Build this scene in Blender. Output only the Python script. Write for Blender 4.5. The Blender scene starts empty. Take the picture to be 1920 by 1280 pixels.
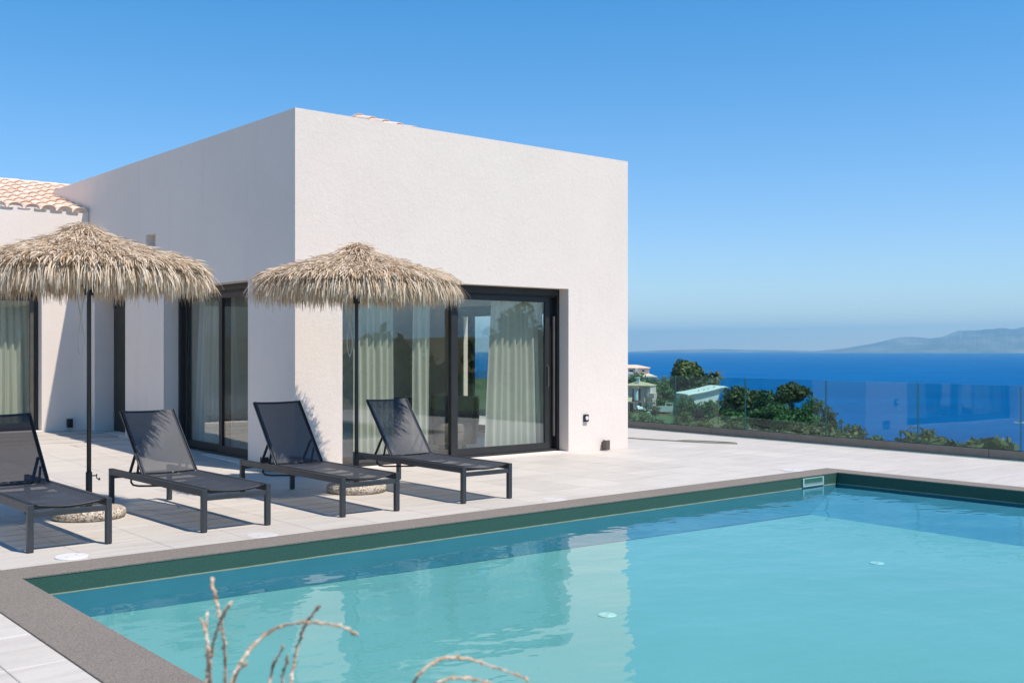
import bpy, bmesh, math, random
import numpy as np
from mathutils import Vector, Matrix, Euler
R = math.radians
rng = np.random.default_rng(7)
random.seed(7)
S = bpy.context.scene
C = S.collection

# ------------------------------------------------------------------ camera, sky, sun, exposure
HC = 1.55
CA, SA = math.cos(R(40)), math.sin(R(40))
cam_d = bpy.data.cameras.new('camera')
cam = bpy.data.objects.new('camera', cam_d); C.objects.link(cam)
cam.location = (0, 0, HC)
cam.rotation_euler = (math.pi / 2, 0, -R(40))
cam_d.sensor_width = 36.0
cam_d.lens = 37.5
cam_d.shift_y = 15 / 1920
cam_d.clip_start = 0.1
cam_d.clip_end = 90000
cam_d.dof.use_dof = True
cam_d.dof.focus_distance = 12.0
cam_d.dof.aperture_fstop = 6.3
S.camera = cam

SUN = Vector((0.18, -0.52, 1.0)).normalized()
w = bpy.data.worlds.new('World'); S.world = w; w.use_nodes = True
nt = w.node_tree; nt.nodes.clear()
sky = nt.nodes.new('ShaderNodeTexSky'); sky.sky_type = 'NISHITA'; sky.sun_disc = False
sky.sun_elevation = math.asin(SUN.z)
sky.sun_rotation = math.atan2(SUN.x, SUN.y)
sky.altitude = 100; sky.air_density = 1.0; sky.dust_density = 0.0; sky.ozone_density = 5.0
bg = nt.nodes.new('ShaderNodeBackground'); bg.inputs['Strength'].default_value = 0.15
tint = nt.nodes.new('ShaderNodeMix'); tint.data_type = 'RGBA'; tint.blend_type = 'MULTIPLY'; tint.inputs[0].default_value = 1.0
geo = nt.nodes.new('ShaderNodeTexCoord'); sep = nt.nodes.new('ShaderNodeSeparateXYZ'); tr_ = nt.nodes.new('ShaderNodeValToRGB')
nt.links.new(geo.outputs['Generated'], sep.inputs[0]); nt.links.new(sep.outputs[2], tr_.inputs['Fac']); nt.links.new(tr_.outputs['Color'], tint.inputs[7])
e_ = tr_.color_ramp.elements.new(0.10); e_.color = (0.70, 0.80, 0.90, 1)
tr_.color_ramp.elements[0].position = 0.0; tr_.color_ramp.elements[0].color = (0.86, 0.86, 0.86, 1)
tr_.color_ramp.elements[2].position = 0.34; tr_.color_ramp.elements[2].color = (0.27, 0.77, 0.965, 1)
wo = nt.nodes.new('ShaderNodeOutputWorld')
nt.links.new(sky.outputs[0], tint.inputs[6]); nt.links.new(tint.outputs[2], bg.inputs['Color']); nt.links.new(bg.outputs[0], wo.inputs['Surface'])

sd = bpy.data.lights.new('sun', 'SUN'); sd.energy = 4.65; sd.angle = R(0.53); sd.color = (1.0, 0.90, 0.785)
so = bpy.data.objects.new('sun', sd); C.objects.link(so)
so.rotation_euler = (-SUN).to_track_quat('-Z', 'Y').to_euler()
so.location = (5, -10, 30)

S.view_settings.view_transform = 'Standard'; S.view_settings.look = 'None'
S.view_settings.exposure = 0.26; S.view_settings.gamma = 1.0
S.view_settings.use_curve_mapping = False
S.render.engine = 'CYCLES'
S.cycles.max_bounces = 10; S.cycles.transparent_max_bounces = 24
S.cycles.caustics_reflective = False; S.cycles.caustics_refractive = False
S.cycles.use_denoising = True
S.cycles.volume_bounces = 0

# ------------------------------------------------------------------ helpers
def lin(r, g, b):
    f = lambda c: (c / 255 / 12.92) if c / 255 <= 0.04045 else ((c / 255 + 0.055) / 1.055) ** 2.4
    return (f(r), f(g), f(b), 1)

class N:
    """small node tree writer"""
    def __init__(s, name):
        s.m = bpy.data.materials.new(name); s.m.use_nodes = True
        s.t = s.m.node_tree; s.t.nodes.clear()
        s.out = s.t.nodes.new('ShaderNodeOutputMaterial')
    def add(s, typ, **kw):
        n = s.t.nodes.new(typ)
        for k, v in kw.items():
            if k == 'ins':
                for i, x in v.items():
                    if hasattr(x, 'is_linked') or isinstance(x, bpy.types.NodeSocket): s.t.links.new(x, n.inputs[i])
                    else: n.inputs[i].default_value = x
            else: setattr(n, k, v)
        return n
    def coord(s, kind='Object'):
        return s.add('ShaderNodeTexCoord').outputs[kind]
    def pos(s):
        return s.add('ShaderNodeNewGeometry').outputs['Position']
    def scale(s, vec, sc):
        return s.add('ShaderNodeMapping', ins={'Vector': vec, 'Scale': sc}).outputs[0]
    def noise(s, vec, scale, detail=4, rough=0.55, dist=0.0):
        return s.add('ShaderNodeTexNoise', ins={'Vector': vec, 'Scale': scale, 'Detail': detail, 'Roughness': rough, 'Distortion': dist}).outputs['Fac']
    def ramp(s, fac, stops, interp='LINEAR'):
        n = s.add('ShaderNodeValToRGB', ins={'Fac': fac}); cr = n.color_ramp; cr.interpolation = interp
        while len(cr.elements) < len(stops): cr.elements.new(0.5)
        for e, (p, c) in zip(cr.elements, stops): e.position = p; e.color = c if len(c) == 4 else (*c, 1)
        return n.outputs['Color']
    def mix(s, fac, a, b, blend='MIX'):
        n = s.add('ShaderNodeMix', data_type='RGBA', blend_type=blend, clamp_factor=True)
        for i, x in ((0, fac), (6, a), (7, b)):
            if isinstance(x, bpy.types.NodeSocket): s.t.links.new(x, n.inputs[i])
            else: n.inputs[i].default_value = x
        return n.outputs[2]
    def math(s, op, a, b=0.0, clamp=False):
        n = s.add('ShaderNodeMath', operation=op, use_clamp=clamp)
        for i, x in ((0, a), (1, b)):
            if isinstance(x, bpy.types.NodeSocket): s.t.links.new(x, n.inputs[i])
            else: n.inputs[i].default_value = x
        return n.outputs[0]
    def bump(s, h, strength, dist):
        return s.add('ShaderNodeBump', ins={'Height': h, 'Strength': strength, 'Distance': dist}).outputs[0]
    def pbr(s, color, rough=0.6, metal=0.0, spec=0.5, normal=None):
        ins = {'Base Color': color, 'Roughness': rough, 'Metallic': metal, 'Specular IOR Level': spec}
        if normal is not None: ins['Normal'] = normal
        return s.add('ShaderNodeBsdfPrincipled', ins=ins).outputs[0]
    def mixsh(s, fac, a, b):
        n = s.add('ShaderNodeMixShader')
        for i, x in ((0, fac), (1, a), (2, b)):
            if isinstance(x, bpy.types.NodeSocket): s.t.links.new(x, n.inputs[i])
            else: n.inputs[i].default_value = x
        return n.outputs[0]
    def done(s, sh, vol=None):
        s.t.links.new(sh, s.out.inputs['Surface']); return s.m

def plain(name, col, rough=0.6, metal=0.0, spec=0.5, var=0.06, sc=8.0, bump=0.0, bsc=60.0):
    n = N(name); v = n.coord()
    f = n.noise(v, sc, 5)
    c = n.ramp(f, [(0.3, tuple(x * (1 - var) for x in col[:3])), (0.7, tuple(min(1, x * (1 + var)) for x in col[:3]))])
    nm = n.bump(n.noise(v, bsc, 3), bump, 0.004) if bump else None
    return n.done(n.pbr(c, rough, metal, spec, nm))

class MB:
    def __init__(s): s.v = []; s.f = []
    def quad(s, *p):
        i = len(s.v); s.v += [tuple(q) for q in p]; s.f.append(tuple(range(i, i + len(p))))
    def box(s, x0, x1, y0, y1, z0, z1, M=None):
        P = [(x0, y0, z0), (x1, y0, z0), (x1, y1, z0), (x0, y1, z0), (x0, y0, z1), (x1, y0, z1), (x1, y1, z1), (x0, y1, z1)]
        if M is not None: P = [tuple(M @ Vector(p)) for p in P]
        i = len(s.v); s.v += P
        s.f += [tuple(i + k for k in q) for q in ((3, 2, 1, 0), (4, 5, 6, 7), (0, 1, 5, 4), (1, 2, 6, 5), (2, 3, 7, 6), (3, 0, 4, 7))]
        return s
    def bar(s, a, b, wx, wy, up=(0, 0, 1)):
        a, b = Vector(a), Vector(b); d = (b - a); L = d.length; d.normalize()
        x = d.cross(Vector(up))
        if x.length < 1e-4: x = d.cross(Vector((0, 1, 0)))
        x.normalize(); y = x.cross(d)
        M = Matrix((x, y, d)).transposed().to_4x4(); M.translation = a
        return s.box(-wx / 2, wx / 2, -wy / 2, wy / 2, 0, L, M)
    def tube(s, pts, r, seg=8, cap=True):
        pts = [Vector(p) for p in pts]; n = len(pts)
        rr = r if isinstance(r, (list, tuple)) else [r] * n
        i0 = len(s.v); nx = None
        for k, p in enumerate(pts):
            d = (pts[min(k + 1, n - 1)] - pts[max(k - 1, 0)]).normalized()
            if nx is None:
                nx = d.cross(Vector((0, 0, 1)))
                if nx.length < 1e-3: nx = Vector((1, 0, 0))
            nx = (nx - d * nx.dot(d)).normalized(); ny = d.cross(nx)
            for j in range(seg):
                a = 2 * math.pi * j / seg
                s.v.append(tuple(p + nx * (math.cos(a) * rr[k]) + ny * (math.sin(a) * rr[k])))
        for k in range(n - 1):
            for j in range(seg):
                a = i0 + k * seg + j; b = i0 + k * seg + (j + 1) % seg
                s.f.append((a, b, b + seg, a + seg))
        if cap:
            s.f.append(tuple(i0 + j for j in reversed(range(seg)))); s.f.append(tuple(i0 + (n - 1) * seg + j for j in range(seg)))
        return s
    def lathe(s, prof, c=(0, 0, 0), seg=24, a0=0.0, a1=2 * math.pi):
        full = abs(a1 - a0 - 2 * math.pi) < 1e-6; ns = seg if full else seg + 1
        i0 = len(s.v)
        for (r, z) in prof:
            for j in range(ns):
                a = a0 + (a1 - a0) * j / seg
                s.v.append((c[0] + r * math.cos(a), c[1] + r * math.sin(a), c[2] + z))
        for k in range(len(prof) - 1):
            for j in range(seg):
                a = i0 + k * ns + j; b = i0 + k * ns + (j + 1) % ns
                s.f.append((a, b, b + ns, a + ns))
        return s
    def prism(s, poly, z0, z1):
        i = len(s.v); n = len(poly)
        s.v += [(x, y, z0) for x, y in poly] + [(x, y, z1) for x, y in poly]
        s.f.append(tuple(i + k for k in reversed(range(n)))); s.f.append(tuple(i + n + k for k in range(n)))
        for k in range(n): s.f.append((i + k, i + (k + 1) % n, i + n + (k + 1) % n, i + n + k))
        return s
    def mesh(s, name):
        me = bpy.data.meshes.new(name); me.from_pydata(s.v, [], s.f); me.update(); return me
    def build(s, name, mat, parent=None, smooth=False, bevel=0.0, fix=False, merge=False):
        me = s.mesh(name)
        if fix or merge:
            b = bmesh.new(); b.from_mesh(me)
            if merge: bmesh.ops.remove_doubles(b, verts=b.verts, dist=1e-4)
            bmesh.ops.recalc_face_normals(b, faces=b.faces); b.to_mesh(me); b.free()
        return link(name, me, mat, parent, smooth, bevel)

def link(name, me, mat, parent=None, smooth=False, bevel=0.0):
    if mat is not None and not me.materials: me.materials.append(mat)
    if smooth: me.polygons.foreach_set('use_smooth', [True] * len(me.polygons))
    o = bpy.data.objects.new(name, me); C.objects.link(o)
    if parent is not None:
        o.parent = parent
        if parent.get('world_built'):
            o.matrix_parent_inverse = Matrix.Translation(-Vector(parent.location))
    if bevel:
        m = o.modifiers.new('bevel', 'BEVEL'); m.width = bevel; m.segments = 2; m.limit_method = 'ANGLE'; m.angle_limit = R(40)
    return o

def tag(o, label=None, cat=None, group=None, kind=None):
    if label: o['label'] = label
    if cat: o['category'] = cat
    if group: o['group'] = group
    if kind: o['kind'] = kind
    return o

def thing(name, loc, label, cat, group=None, rz=0.0, world=False):
    o = bpy.data.objects.new(name, None); C.objects.link(o)
    o.location = loc; o.rotation_euler = (0, 0, rz); o.empty_display_size = 0.2
    if world: o['world_built'] = 1
    return tag(o, label, cat, group)

def struct(o): o['kind'] = 'structure'; return o
def stuff(o): o['kind'] = 'stuff'; return o

def copy_tree(root, loc, rz, label=None):
    def cp(o, par):
        c = o.copy(); C.objects.link(c)
        if par is not None: c.parent = par
        for ch in kids.get(o.name, ()): cp(ch, c)
        return c
    kids = {}
    for o in list(S.objects):
        if o.parent: kids.setdefault(o.parent.name, []).append(o)
    c = cp(root, None); c.location = loc; c.rotation_euler = (0, 0, rz)
    if label: c['label'] = label
    return c

def polar(bearing_deg, d):
    """ground position at a compass bearing (degrees right of the viewing axis) and forward distance"""
    lat = math.tan(R(bearing_deg)) * d
    return CA * lat + SA * d, -SA * lat + CA * d

# ------------------------------------------------------------------ materials
def m_stucco():
    n = N('white_stucco'); v = n.pos()
    f = n.noise(v, 0.9, 6, 0.6); g = n.noise(v, 55, 4, 0.7); st = n.noise(n.scale(v, (2.2, 2.2, 0.25)), 1.6, 5, 0.6)
    c = n.ramp(f, [(0.25, (0.775, 0.685, 0.605)), (0.75, (0.84, 0.742, 0.660))])
    c = n.mix(0.10, c, n.ramp(g, [(0.35, (0.45, 0.43, 0.44)), (0.65, (0.95, 0.93, 0.93))]))
    c = n.mix(n.math('MULTIPLY', n.ramp(st, [(0.55, (0, 0, 0)), (0.8, (1, 1, 1))]), 0.20), c, (0.56, 0.52, 0.50, 1))
    return n.done(n.pbr(c, 0.9, 0, 0.2, n.bump(n.math('ADD', g, n.noise(v, 14, 3)), 0.5, 0.006)))
def m_tile():
    n = N('pale_porcelain_tile'); v = n.pos()
    rnd = n.add('ShaderNodeObjectInfo').outputs['Random']
    s1 = n.noise(n.scale(v, (0.8, 5.0, 1)), 1.7, 7, 0.65, 0.6); s2 = n.noise(v, 34, 4, 0.7); s3 = n.noise(v, 0.7, 4, 0.6)
    c = n.ramp(s1, [(0.28, (0.45, 0.412, 0.362)), (0.5, (0.53, 0.490, 0.438)), (0.75, (0.585, 0.547, 0.496))])
    c = n.mix(0.12, c, n.ramp(s2, [(0.3, (0.30, 0.28, 0.27)), (0.7, (0.72, 0.68, 0.66))]))
    c = n.mix(n.math('MULTIPLY', n.ramp(s3, [(0.5, (0, 0, 0)), (0.8, (1, 1, 1))]), 0.22), c, (0.40, 0.36, 0.335, 1))
    k = n.math('ADD', n.math('MULTIPLY', rnd, 0.10), 0.95)
    c = n.mix(1.0, c, n.add('ShaderNodeCombineColor', ins={0: k, 1: k, 2: k}).outputs[0], 'MULTIPLY')
    return n.done(n.pbr(c, n.math('ADD', n.math('MULTIPLY', s2, 0.2), 0.5), 0, 0.35, n.bump(n.math('ADD', s1, s2), 0.25, 0.003)))
def m_pebble(name, base, dark, light, sc, bump=0.6):
    n = N(name); v = n.pos()
    vo = n.add('ShaderNodeTexVoronoi', ins={'Vector': v, 'Scale': sc}); col = n.add('ShaderNodeSeparateColor', ins={0: vo.outputs['Color']}).outputs[0]
    c = n.ramp(col, [(0.0, dark), (0.45, base), (1.0, light)])
    big = n.noise(v, 1.3, 5, 0.6)
    c = n.mix(n.math('MULTIPLY', n.ramp(big, [(0.4, (0, 0, 0)), (0.75, (1, 1, 1))]), 0.35), c, tuple(x * 0.78 for x in base[:3]) + (1,))
    return n.done(n.pbr(c, 0.85, 0, 0.25, n.bump(vo.outputs['Distance'], bump, 0.004)))
def m_glass(name, tint, ior=1.5, rough=0.0):
    n = N(name)
    tr = n.add('ShaderNodeBsdfTransparent', ins={'Color': (*tint, 1)}).outputs[0]
    v = n.pos(); nm = n.bump(n.noise(v, 0.55, 2), 0.05, 0.05)
    gl = n.add('ShaderNodeBsdfGlossy', ins={'Color': (1, 1, 1, 1), 'Roughness': rough, 'Normal': nm}).outputs[0]
    bf = n.add('ShaderNodeNewGeometry').outputs['Backfacing']
    fr = n.add('ShaderNodeFresnel', ins={'IOR': n.math('ADD', n.math('MULTIPLY', bf, 1 / ior - ior), ior)}).outputs[0]
    return n.done(n.mixsh(fr, tr, gl))
def m_water():
    n = N('pool_water'); v = n.pos()
    h = n.math('ADD', n.noise(n.scale(v, (1, 1.5, 1)), 1.3, 3, 0.5), n.math('MULTIPLY', n.noise(v, 7.0, 2, 0.5), 0.10))
    nm = n.bump(h, 0.55, 0.03)
    tr = n.add('ShaderNodeBsdfTransparent', ins={'Color': (0.80, 0.965, 0.97, 1)}).outputs[0]
    gl = n.add('ShaderNodeBsdfGlossy', ins={'Color': (1, 1, 1, 1), 'Roughness': 0.01, 'Normal': nm}).outputs[0]
    fr = n.add('ShaderNodeFresnel', ins={'IOR': 1.21, 'Normal': nm}).outputs[0]
    return n.done(n.mixsh(fr, tr, gl))
def m_poolwall():
    n = N('pool_lining_sky_tint'); v = n.pos()
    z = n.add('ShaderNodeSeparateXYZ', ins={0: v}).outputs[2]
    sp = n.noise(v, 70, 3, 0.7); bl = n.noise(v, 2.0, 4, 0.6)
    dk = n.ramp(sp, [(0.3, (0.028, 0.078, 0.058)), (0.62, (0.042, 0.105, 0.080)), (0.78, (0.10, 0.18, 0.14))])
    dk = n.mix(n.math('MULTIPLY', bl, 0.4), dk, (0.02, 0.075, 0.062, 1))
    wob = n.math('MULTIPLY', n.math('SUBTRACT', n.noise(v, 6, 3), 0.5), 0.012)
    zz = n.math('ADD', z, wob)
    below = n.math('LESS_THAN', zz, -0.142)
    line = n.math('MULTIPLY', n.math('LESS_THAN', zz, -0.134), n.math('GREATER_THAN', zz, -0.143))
    c = n.mix(below, dk, n.ramp(bl, [(0.3, (0.055, 0.24, 0.36)), (0.7, (0.070, 0.28, 0.41))]))  # blue of the reflected sky is painted onto the wall under water
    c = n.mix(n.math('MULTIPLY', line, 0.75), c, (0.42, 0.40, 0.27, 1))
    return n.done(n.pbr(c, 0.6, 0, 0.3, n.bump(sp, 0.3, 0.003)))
def m_poolfloor():
    n = N('pool_floor_plaster'); v = n.pos()
    f = n.noise(v, 0.5, 5, 0.6); g = n.noise(v, 60, 3, 0.7)
    c = n.ramp(f, [(0.3, (0.145, 0.350, 0.365)), (0.7, (0.170, 0.395, 0.405))])
    c = n.mix(0.10, c, n.ramp(g, [(0.3, (0.06, 0.22, 0.26)), (0.7, (0.35, 0.62, 0.64))]))
    return n.done(n.pbr(c, 0.8, 0, 0.2))
def m_metal_paint(name, col, rough=0.45):
    n = N(name); v = n.coord()
    g = n.noise(v, 260, 2); f = n.noise(v, 6, 4)
    c = n.ramp(f, [(0.3, tuple(x * 0.88 for x in col)), (0.7, tuple(x * 1.12 for x in col))])
    return n.done(n.pbr(c, n.math('ADD', n.math('MULTIPLY', f, 0.25), rough - 0.12), 0.15, 0.5, n.bump(g, 0.12, 0.001)))
def m_sling():
    n = N('black_mesh_sling'); v = n.coord()
    wv = n.add('ShaderNodeTexWave', bands_direction='X', ins={'Vector': v, 'Scale': 90.0}).outputs['Fac']
    wy = n.add('ShaderNodeTexWave', bands_direction='Y', ins={'Vector': v, 'Scale': 90.0}).outputs['Fac']
    f = n.noise(v, 5, 4)
    c = n.ramp(f, [(0.3, (0.036, 0.042, 0.055)), (0.7, (0.047, 0.053, 0.067))])
    d = n.pbr(c, 0.5, 0, 0.5, n.bump(n.math('ADD', wv, wy), 0.25, 0.001))
    tr = n.add('ShaderNodeBsdfTransparent', ins={'Color': (0.95, 0.95, 0.95, 1)}).outputs[0]
    return n.done(n.mixsh(0.17, d, tr))
def m_thatch():
    n = N('dried_palm_thatch')
    g = n.add('ShaderNodeNewGeometry').outputs['Random Per Island']
    c = n.ramp(g, [(0.0, (0.24, 0.135, 0.065)), (0.12, (0.54, 0.38, 0.235)), (0.32, (0.80, 0.64, 0.46)), (0.7, (0.90, 0.77, 0.60)), (1.0, (0.93, 0.86, 0.75))])
    v = n.coord(); f = n.noise(v, 25, 3)
    c = n.mix(n.math('MULTIPLY', f, 0.3), c, (0.30, 0.22, 0.15, 1))
    p = n.add('ShaderNodeBsdfPrincipled', ins={'Base Color': c, 'Roughness': 0.75, 'Specular IOR Level': 0.25}).outputs[0]
    t = n.add('ShaderNodeBsdfTranslucent', ins={'Color': c}).outputs[0]
    return n.done(n.mixsh(0.3, p, t))
def m_leaf(name, cols, trans=0.25):
    n = N(name)
    g = n.add('ShaderNodeNewGeometry').outputs['Random Per Island']
    k = len(cols) - 1
    c = n.ramp(g, [(i / k, x) for i, x in enumerate(cols)])
    p = n.pbr(c, 0.6, 0, 0.3)
    t = n.add('ShaderNodeBsdfTranslucent', ins={'Color': c}).outputs[0]
    return n.done(n.mixsh(trans, p, t))
def m_cloth(name, col, trans=0.35):
    n = N(name); v = n.coord()
    c = n.mix(n.noise(v, 3, 4), (*[x * 0.92 for x in col], 1), (*col, 1))
    p = n.pbr(c, 0.9, 0, 0.1, n.bump(n.noise(v, 300, 2), 0.2, 0.001))
    t = n.add('ShaderNodeBsdfTranslucent', ins={'Color': c}).outputs[0]
    return n.done(n.mixsh(trans, p, t))
def m_sea():
    n = N('deep_sea'); v = n.pos()
    f = n.noise(n.scale(v, (1, 1, 1)), 0.004, 6, 0.6); g = n.noise(v, 0.05, 6, 0.65)
    c = n.ramp(f, [(0.3, (0.0, 0.090, 0.26)), (0.7, (0.0, 0.122, 0.33))])
    c = n.mix(n.math('MULTIPLY', n.ramp(g, [(0.45, (0, 0, 0)), (0.7, (1, 1, 1))]), 0.5), c, (0.0, 0.05, 0.19, 1))
    wc = n.noise(n.scale(v, (0.14, 0.3, 1)), 1.0, 3, 0.6)
    cap = n.ramp(wc, [(0.70, (0, 0, 0)), (0.74, (1, 1, 1))])
    c = n.mix(n.math('MULTIPLY', cap, 0.55), c, (0.55, 0.62, 0.68, 1))
    return n.done(n.pbr(c, 0.7, 0, 0.0, n.bump(g, 0.4, 2.0)))
def m_ground():
    n = N('dry_hillside'); v = n.pos()
    f = n.noise(v, 0.035, 7, 0.62); g = n.noise(v, 0.5, 6, 0.7)
    c = n.ramp(f, [(0.36, (0.045, 0.070, 0.022)), (0.48, (0.085, 0.095, 0.035)), (0.58, (0.19, 0.155, 0.075)), (0.75, (0.24, 0.20, 0.11))])
    c = n.mix(0.45, c, n.ramp(g, [(0.3, (0.04, 0.045, 0.018)), (0.7, (0.26, 0.225, 0.12))]))
    return n.done(n.pbr(c, 0.95, 0, 0.1, n.bump(g, 0.8, 0.4)))
def m_rooftile(name='terracotta_tile'):
    n = N(name); v = n.pos()
    rnd = n.add('ShaderNodeObjectInfo').outputs['Random']
    c = n.ramp(rnd, [(0.0, (0.72, 0.50, 0.37)), (0.5, (0.80, 0.60, 0.47)), (1.0, (0.85, 0.72, 0.61))])
    c = n.mix(0.35, c, n.ramp(n.noise(v, 9, 5, 0.65), [(0.3, (0.64, 0.46, 0.34)), (0.7, (0.86, 0.77, 0.68))]))
    return n.done(n.pbr(c, 0.85, 0, 0.2, n.bump(n.noise(v, 60, 3), 0.3, 0.003)))
def m_hills():
    n = N('far_mountain'); v = n.pos()
    f = n.noise(v, 0.0012, 8, 0.65)
    c = n.ramp(f, [(0.35, (0.10, 0.13, 0.10)), (0.55, (0.20, 0.22, 0.18)), (0.7, (0.36, 0.35, 0.31))])
    return n.done(n.pbr(c, 0.95, 0, 0.1))

STUCCO = m_stucco(); TILE = m_tile()
GROUT = plain('grey_grout', (0.46, 0.425, 0.385), 0.9, var=0.1)
COPING = m_pebble('washed_pebble_coping', (0.210, 0.184, 0.158), (0.145, 0.125, 0.108), (0.285, 0.252, 0.22), 200)
BASEC = m_pebble('exposed_aggregate_concrete', (0.47, 0.40, 0.32), (0.10, 0.08, 0.065), (0.70, 0.62, 0.52), 75, 1.0)
WATER = m_water(); PWALL = m_poolwall(); PFLOOR = m_poolfloor()
FRAME = m_metal_paint('anthracite_powder_coat', (0.040, 0.046, 0.052), 0.45)
ALU = m_metal_paint('dark_aluminium_frame', (0.026, 0.027, 0.028), 0.45)
ALUB = m_metal_paint('bronze_grey_aluminium', (0.10, 0.092, 0.082), 0.5)
SLING = m_sling(); THATCH = m_thatch()
KEDER = plain('glossy_grey_edge_profile', (0.13, 0.14, 0.16), 0.22, 0.75)
WHITEP = plain('white_plastic', (0.72, 0.70, 0.72), 0.4, var=0.03)
LIDP = plain('off_white_lid', (0.60, 0.575, 0.56), 0.45, var=0.03)
CORD = plain('white_cord', (0.66, 0.63, 0.58), 0.8)
GLASSW = m_glass('window_glass', (0.955, 0.98, 0.96), 1.8)
GLASSR = m_glass('railing_glass', (0.67, 0.88, 0.90), 1.40)
GEDGE = plain('green_glass_edge', (0.04, 0.15, 0.17), 0.15)
CHAN = m_metal_paint('brushed_bronze_channel', (0.235, 0.20, 0.17), 0.40)
CURTAIN = m_cloth('pale_curtain', (0.78, 0.79, 0.69))
CURTAING = m_cloth('grey_curtain', (0.68, 0.66, 0.62), 0.25)
INT = plain('interior_plaster', (0.80, 0.77, 0.73), 0.9)
INTF = plain('interior_floor', (0.64, 0.60, 0.55), 0.45)
SOFA = plain('grey_upholstery', (0.16, 0.145, 0.13), 0.95, var=0.15, bump=0.3)
BARK = plain('bark', (0.11, 0.08, 0.055), 0.95, var=0.3, bump=0.5, bsc=20)
RTILE = m_rooftile()
ROPE = plain('garden_hose_green', (0.22, 0.23, 0.17), 0.6)

# ------------------------------------------------------------------ terrain, sea, mountains, haze
ZP = [(0, -1.6), (20, -1.6), (50, -3.4), (70, -4.9), (90, -6.3), (110, -7.4), (150, -9.4), (170, -9.6), (215, -10.9), (260, -10.9), (350, -9.0), (430, -10.2), (900, -14)]
DC = [(-180, 500), (-8, 430), (6.3, 430), (9.65, 330), (12.4, 185), (14.6, 155), (16.7, 125), (18.8, 97), (21.3, 74), (25.2, 48), (32, 44), (55, 60), (75, 260), (90, 400), (180, 500)]
def tz(b, d):
    zb = np.interp(d, *zip(*ZP)); dc = np.interp(b, *zip(*DC))
    back = np.clip((abs(b) - 60) / 25, 0, 1)
    zb = zb * (1 - back) + back * (-1.6 + max(0, d - 22) * 0.02)
    dist = d if abs(b) < 60 else d
    if d > dc: zb = np.interp(dc, *zip(*ZP)) * (1 - back) + back * (-1.6 + (dc - 22) * 0.02) - 0.5 * (d - dc)
    n = 0.5 * math.sin(b * 1.7 + d * 0.05) * min(1, d / 120) + 0.35 * math.sin(b * 4.1 - d * 0.11) * min(1, d / 100)
    return max(zb + (n if d > 40 else 0), -75.0)
def fwd_d(b, rad):   # polar() uses forward distance; the grid uses radius
    return rad
def gp(b, rad):
    a = R(40) + R(b); return math.sin(a) * rad, math.cos(a) * rad
bs = sorted(set(list(np.arange(-180, 0, 6.0)) + list(np.arange(0, 30, 0.6)) + list(np.arange(30, 180.1, 5.0))))
rs = [0.5, 12, 18, 24, 30, 38, 46, 54, 62, 70, 78, 86, 95, 105, 115, 125, 135, 145, 155, 165, 178, 190, 205, 220, 240, 260, 285, 310, 340, 370, 400, 430, 460, 500, 550, 620, 700]
m = MB(); nb = len(bs)
for r_ in rs:
    for b in bs:
        x, y = gp(b, r_); dd = r_ * math.cos(R(b)) if abs(b) < 50 else r_
        m.v.append((x, y, tz(b, dd)))
for i in range(len(rs) - 1):
    for j in range(nb - 1):
        a = i * nb + j; m.f.append((a, a + nb, a + nb + 1, a + 1))
hill = struct(m.build('hillside', m_ground(), smooth=True))

m = MB(); seg = 96
ring = [50, 300, 900, 2500, 8000, 26000]
for r_ in ring:
    for j in range(seg):
        a = 2 * math.pi * j / seg; m.v.append((math.cos(a) * r_, math.sin(a) * r_, -60))
for i in range(len(ring) - 1):
    for j in range(seg):
        a = i * seg + j; b = i * seg + (j + 1) % seg; m.f.append((a, b, b + seg, a + seg))
m.f.append(tuple(range(seg)))
struct(m.build('sea', m_sea()))

def ridge(name, dist, pts, depth, seed):
    """far mountain range: skyline heights by bearing, with a sloping near side"""
    g = np.random.default_rng(seed)
    bb = np.arange(pts[0][0], pts[-1][0] + 1e-6, 0.06); m = MB()
    top = np.interp(bb, *zip(*pts)); rough = np.convolve(g.normal(0, 1, len(bb) + 8), np.ones(9) / 9, 'valid')[:len(bb)]
    cols = [(0, 1.0), (-0.25 * depth, 0.66), (-0.55 * depth, 0.34), (-0.8 * depth, 0.12), (-depth, -0.12)]
    for off, k in cols:
        j2 = np.convolve(g.normal(0, 1, len(bb) + 8), np.ones(9) / 9, 'valid')[:len(bb)]
        for b, t, q, q2 in zip(bb, top, rough, j2):
            x, y = polar(b, dist + off); h = (t + 60) * k + t * 0.05 * q * (k > 0.9) + (t * 0.16 * q2 if 0 < k < 0.9 else 0)
            m.v.append((x, y, -60 + max(h, -15)))
    n_ = len(bb)
    for i in range(len(cols) - 1):
        for j in range(n_ - 1):
            a = i * n_ + j; m.f.append((a, a + 1, a + n_ + 1, a + n_))
    return struct(m.build(name, HILLM, smooth=True))
HILLM = m_hills()
def by(px, y, d): return (math.degrees(math.atan((px - 960) / 2000)), HC + (655 - y) * d / 2000)
prof = [(1500, 660), (1540, 657), (1580, 653), (1610, 648), (1640, 643), (1665, 637), (1690, 632), (1710, 631), (1745, 635), (1770, 630), (1790, 623), (1800, 620), (1830, 619), (1860, 616), (1882, 615), (1900, 618), (1920, 614), (1990, 605), (2100, 622), (2240, 645), (2400, 660)]
ridge('mountains', 22000, [by(*p, 22000) for p in prof], 2600, 3)
prof2 = [(1560, 661), (1620, 655), (1690, 649), (1740, 644), (1775, 640), (1810, 634), (1850, 629), (1890, 627), (1930, 625), (2000, 632), (2120, 650), (2200, 661)]
ridge('mountains', 19500, [by(*p, 19500) for p in prof2], 1800, 5)
prof3 = [(1180, 659), (1240, 656.5), (1300, 654.5), (1340, 654), (1400, 655.5), (1450, 656), (1500, 657), (1560, 659.5)]
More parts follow.
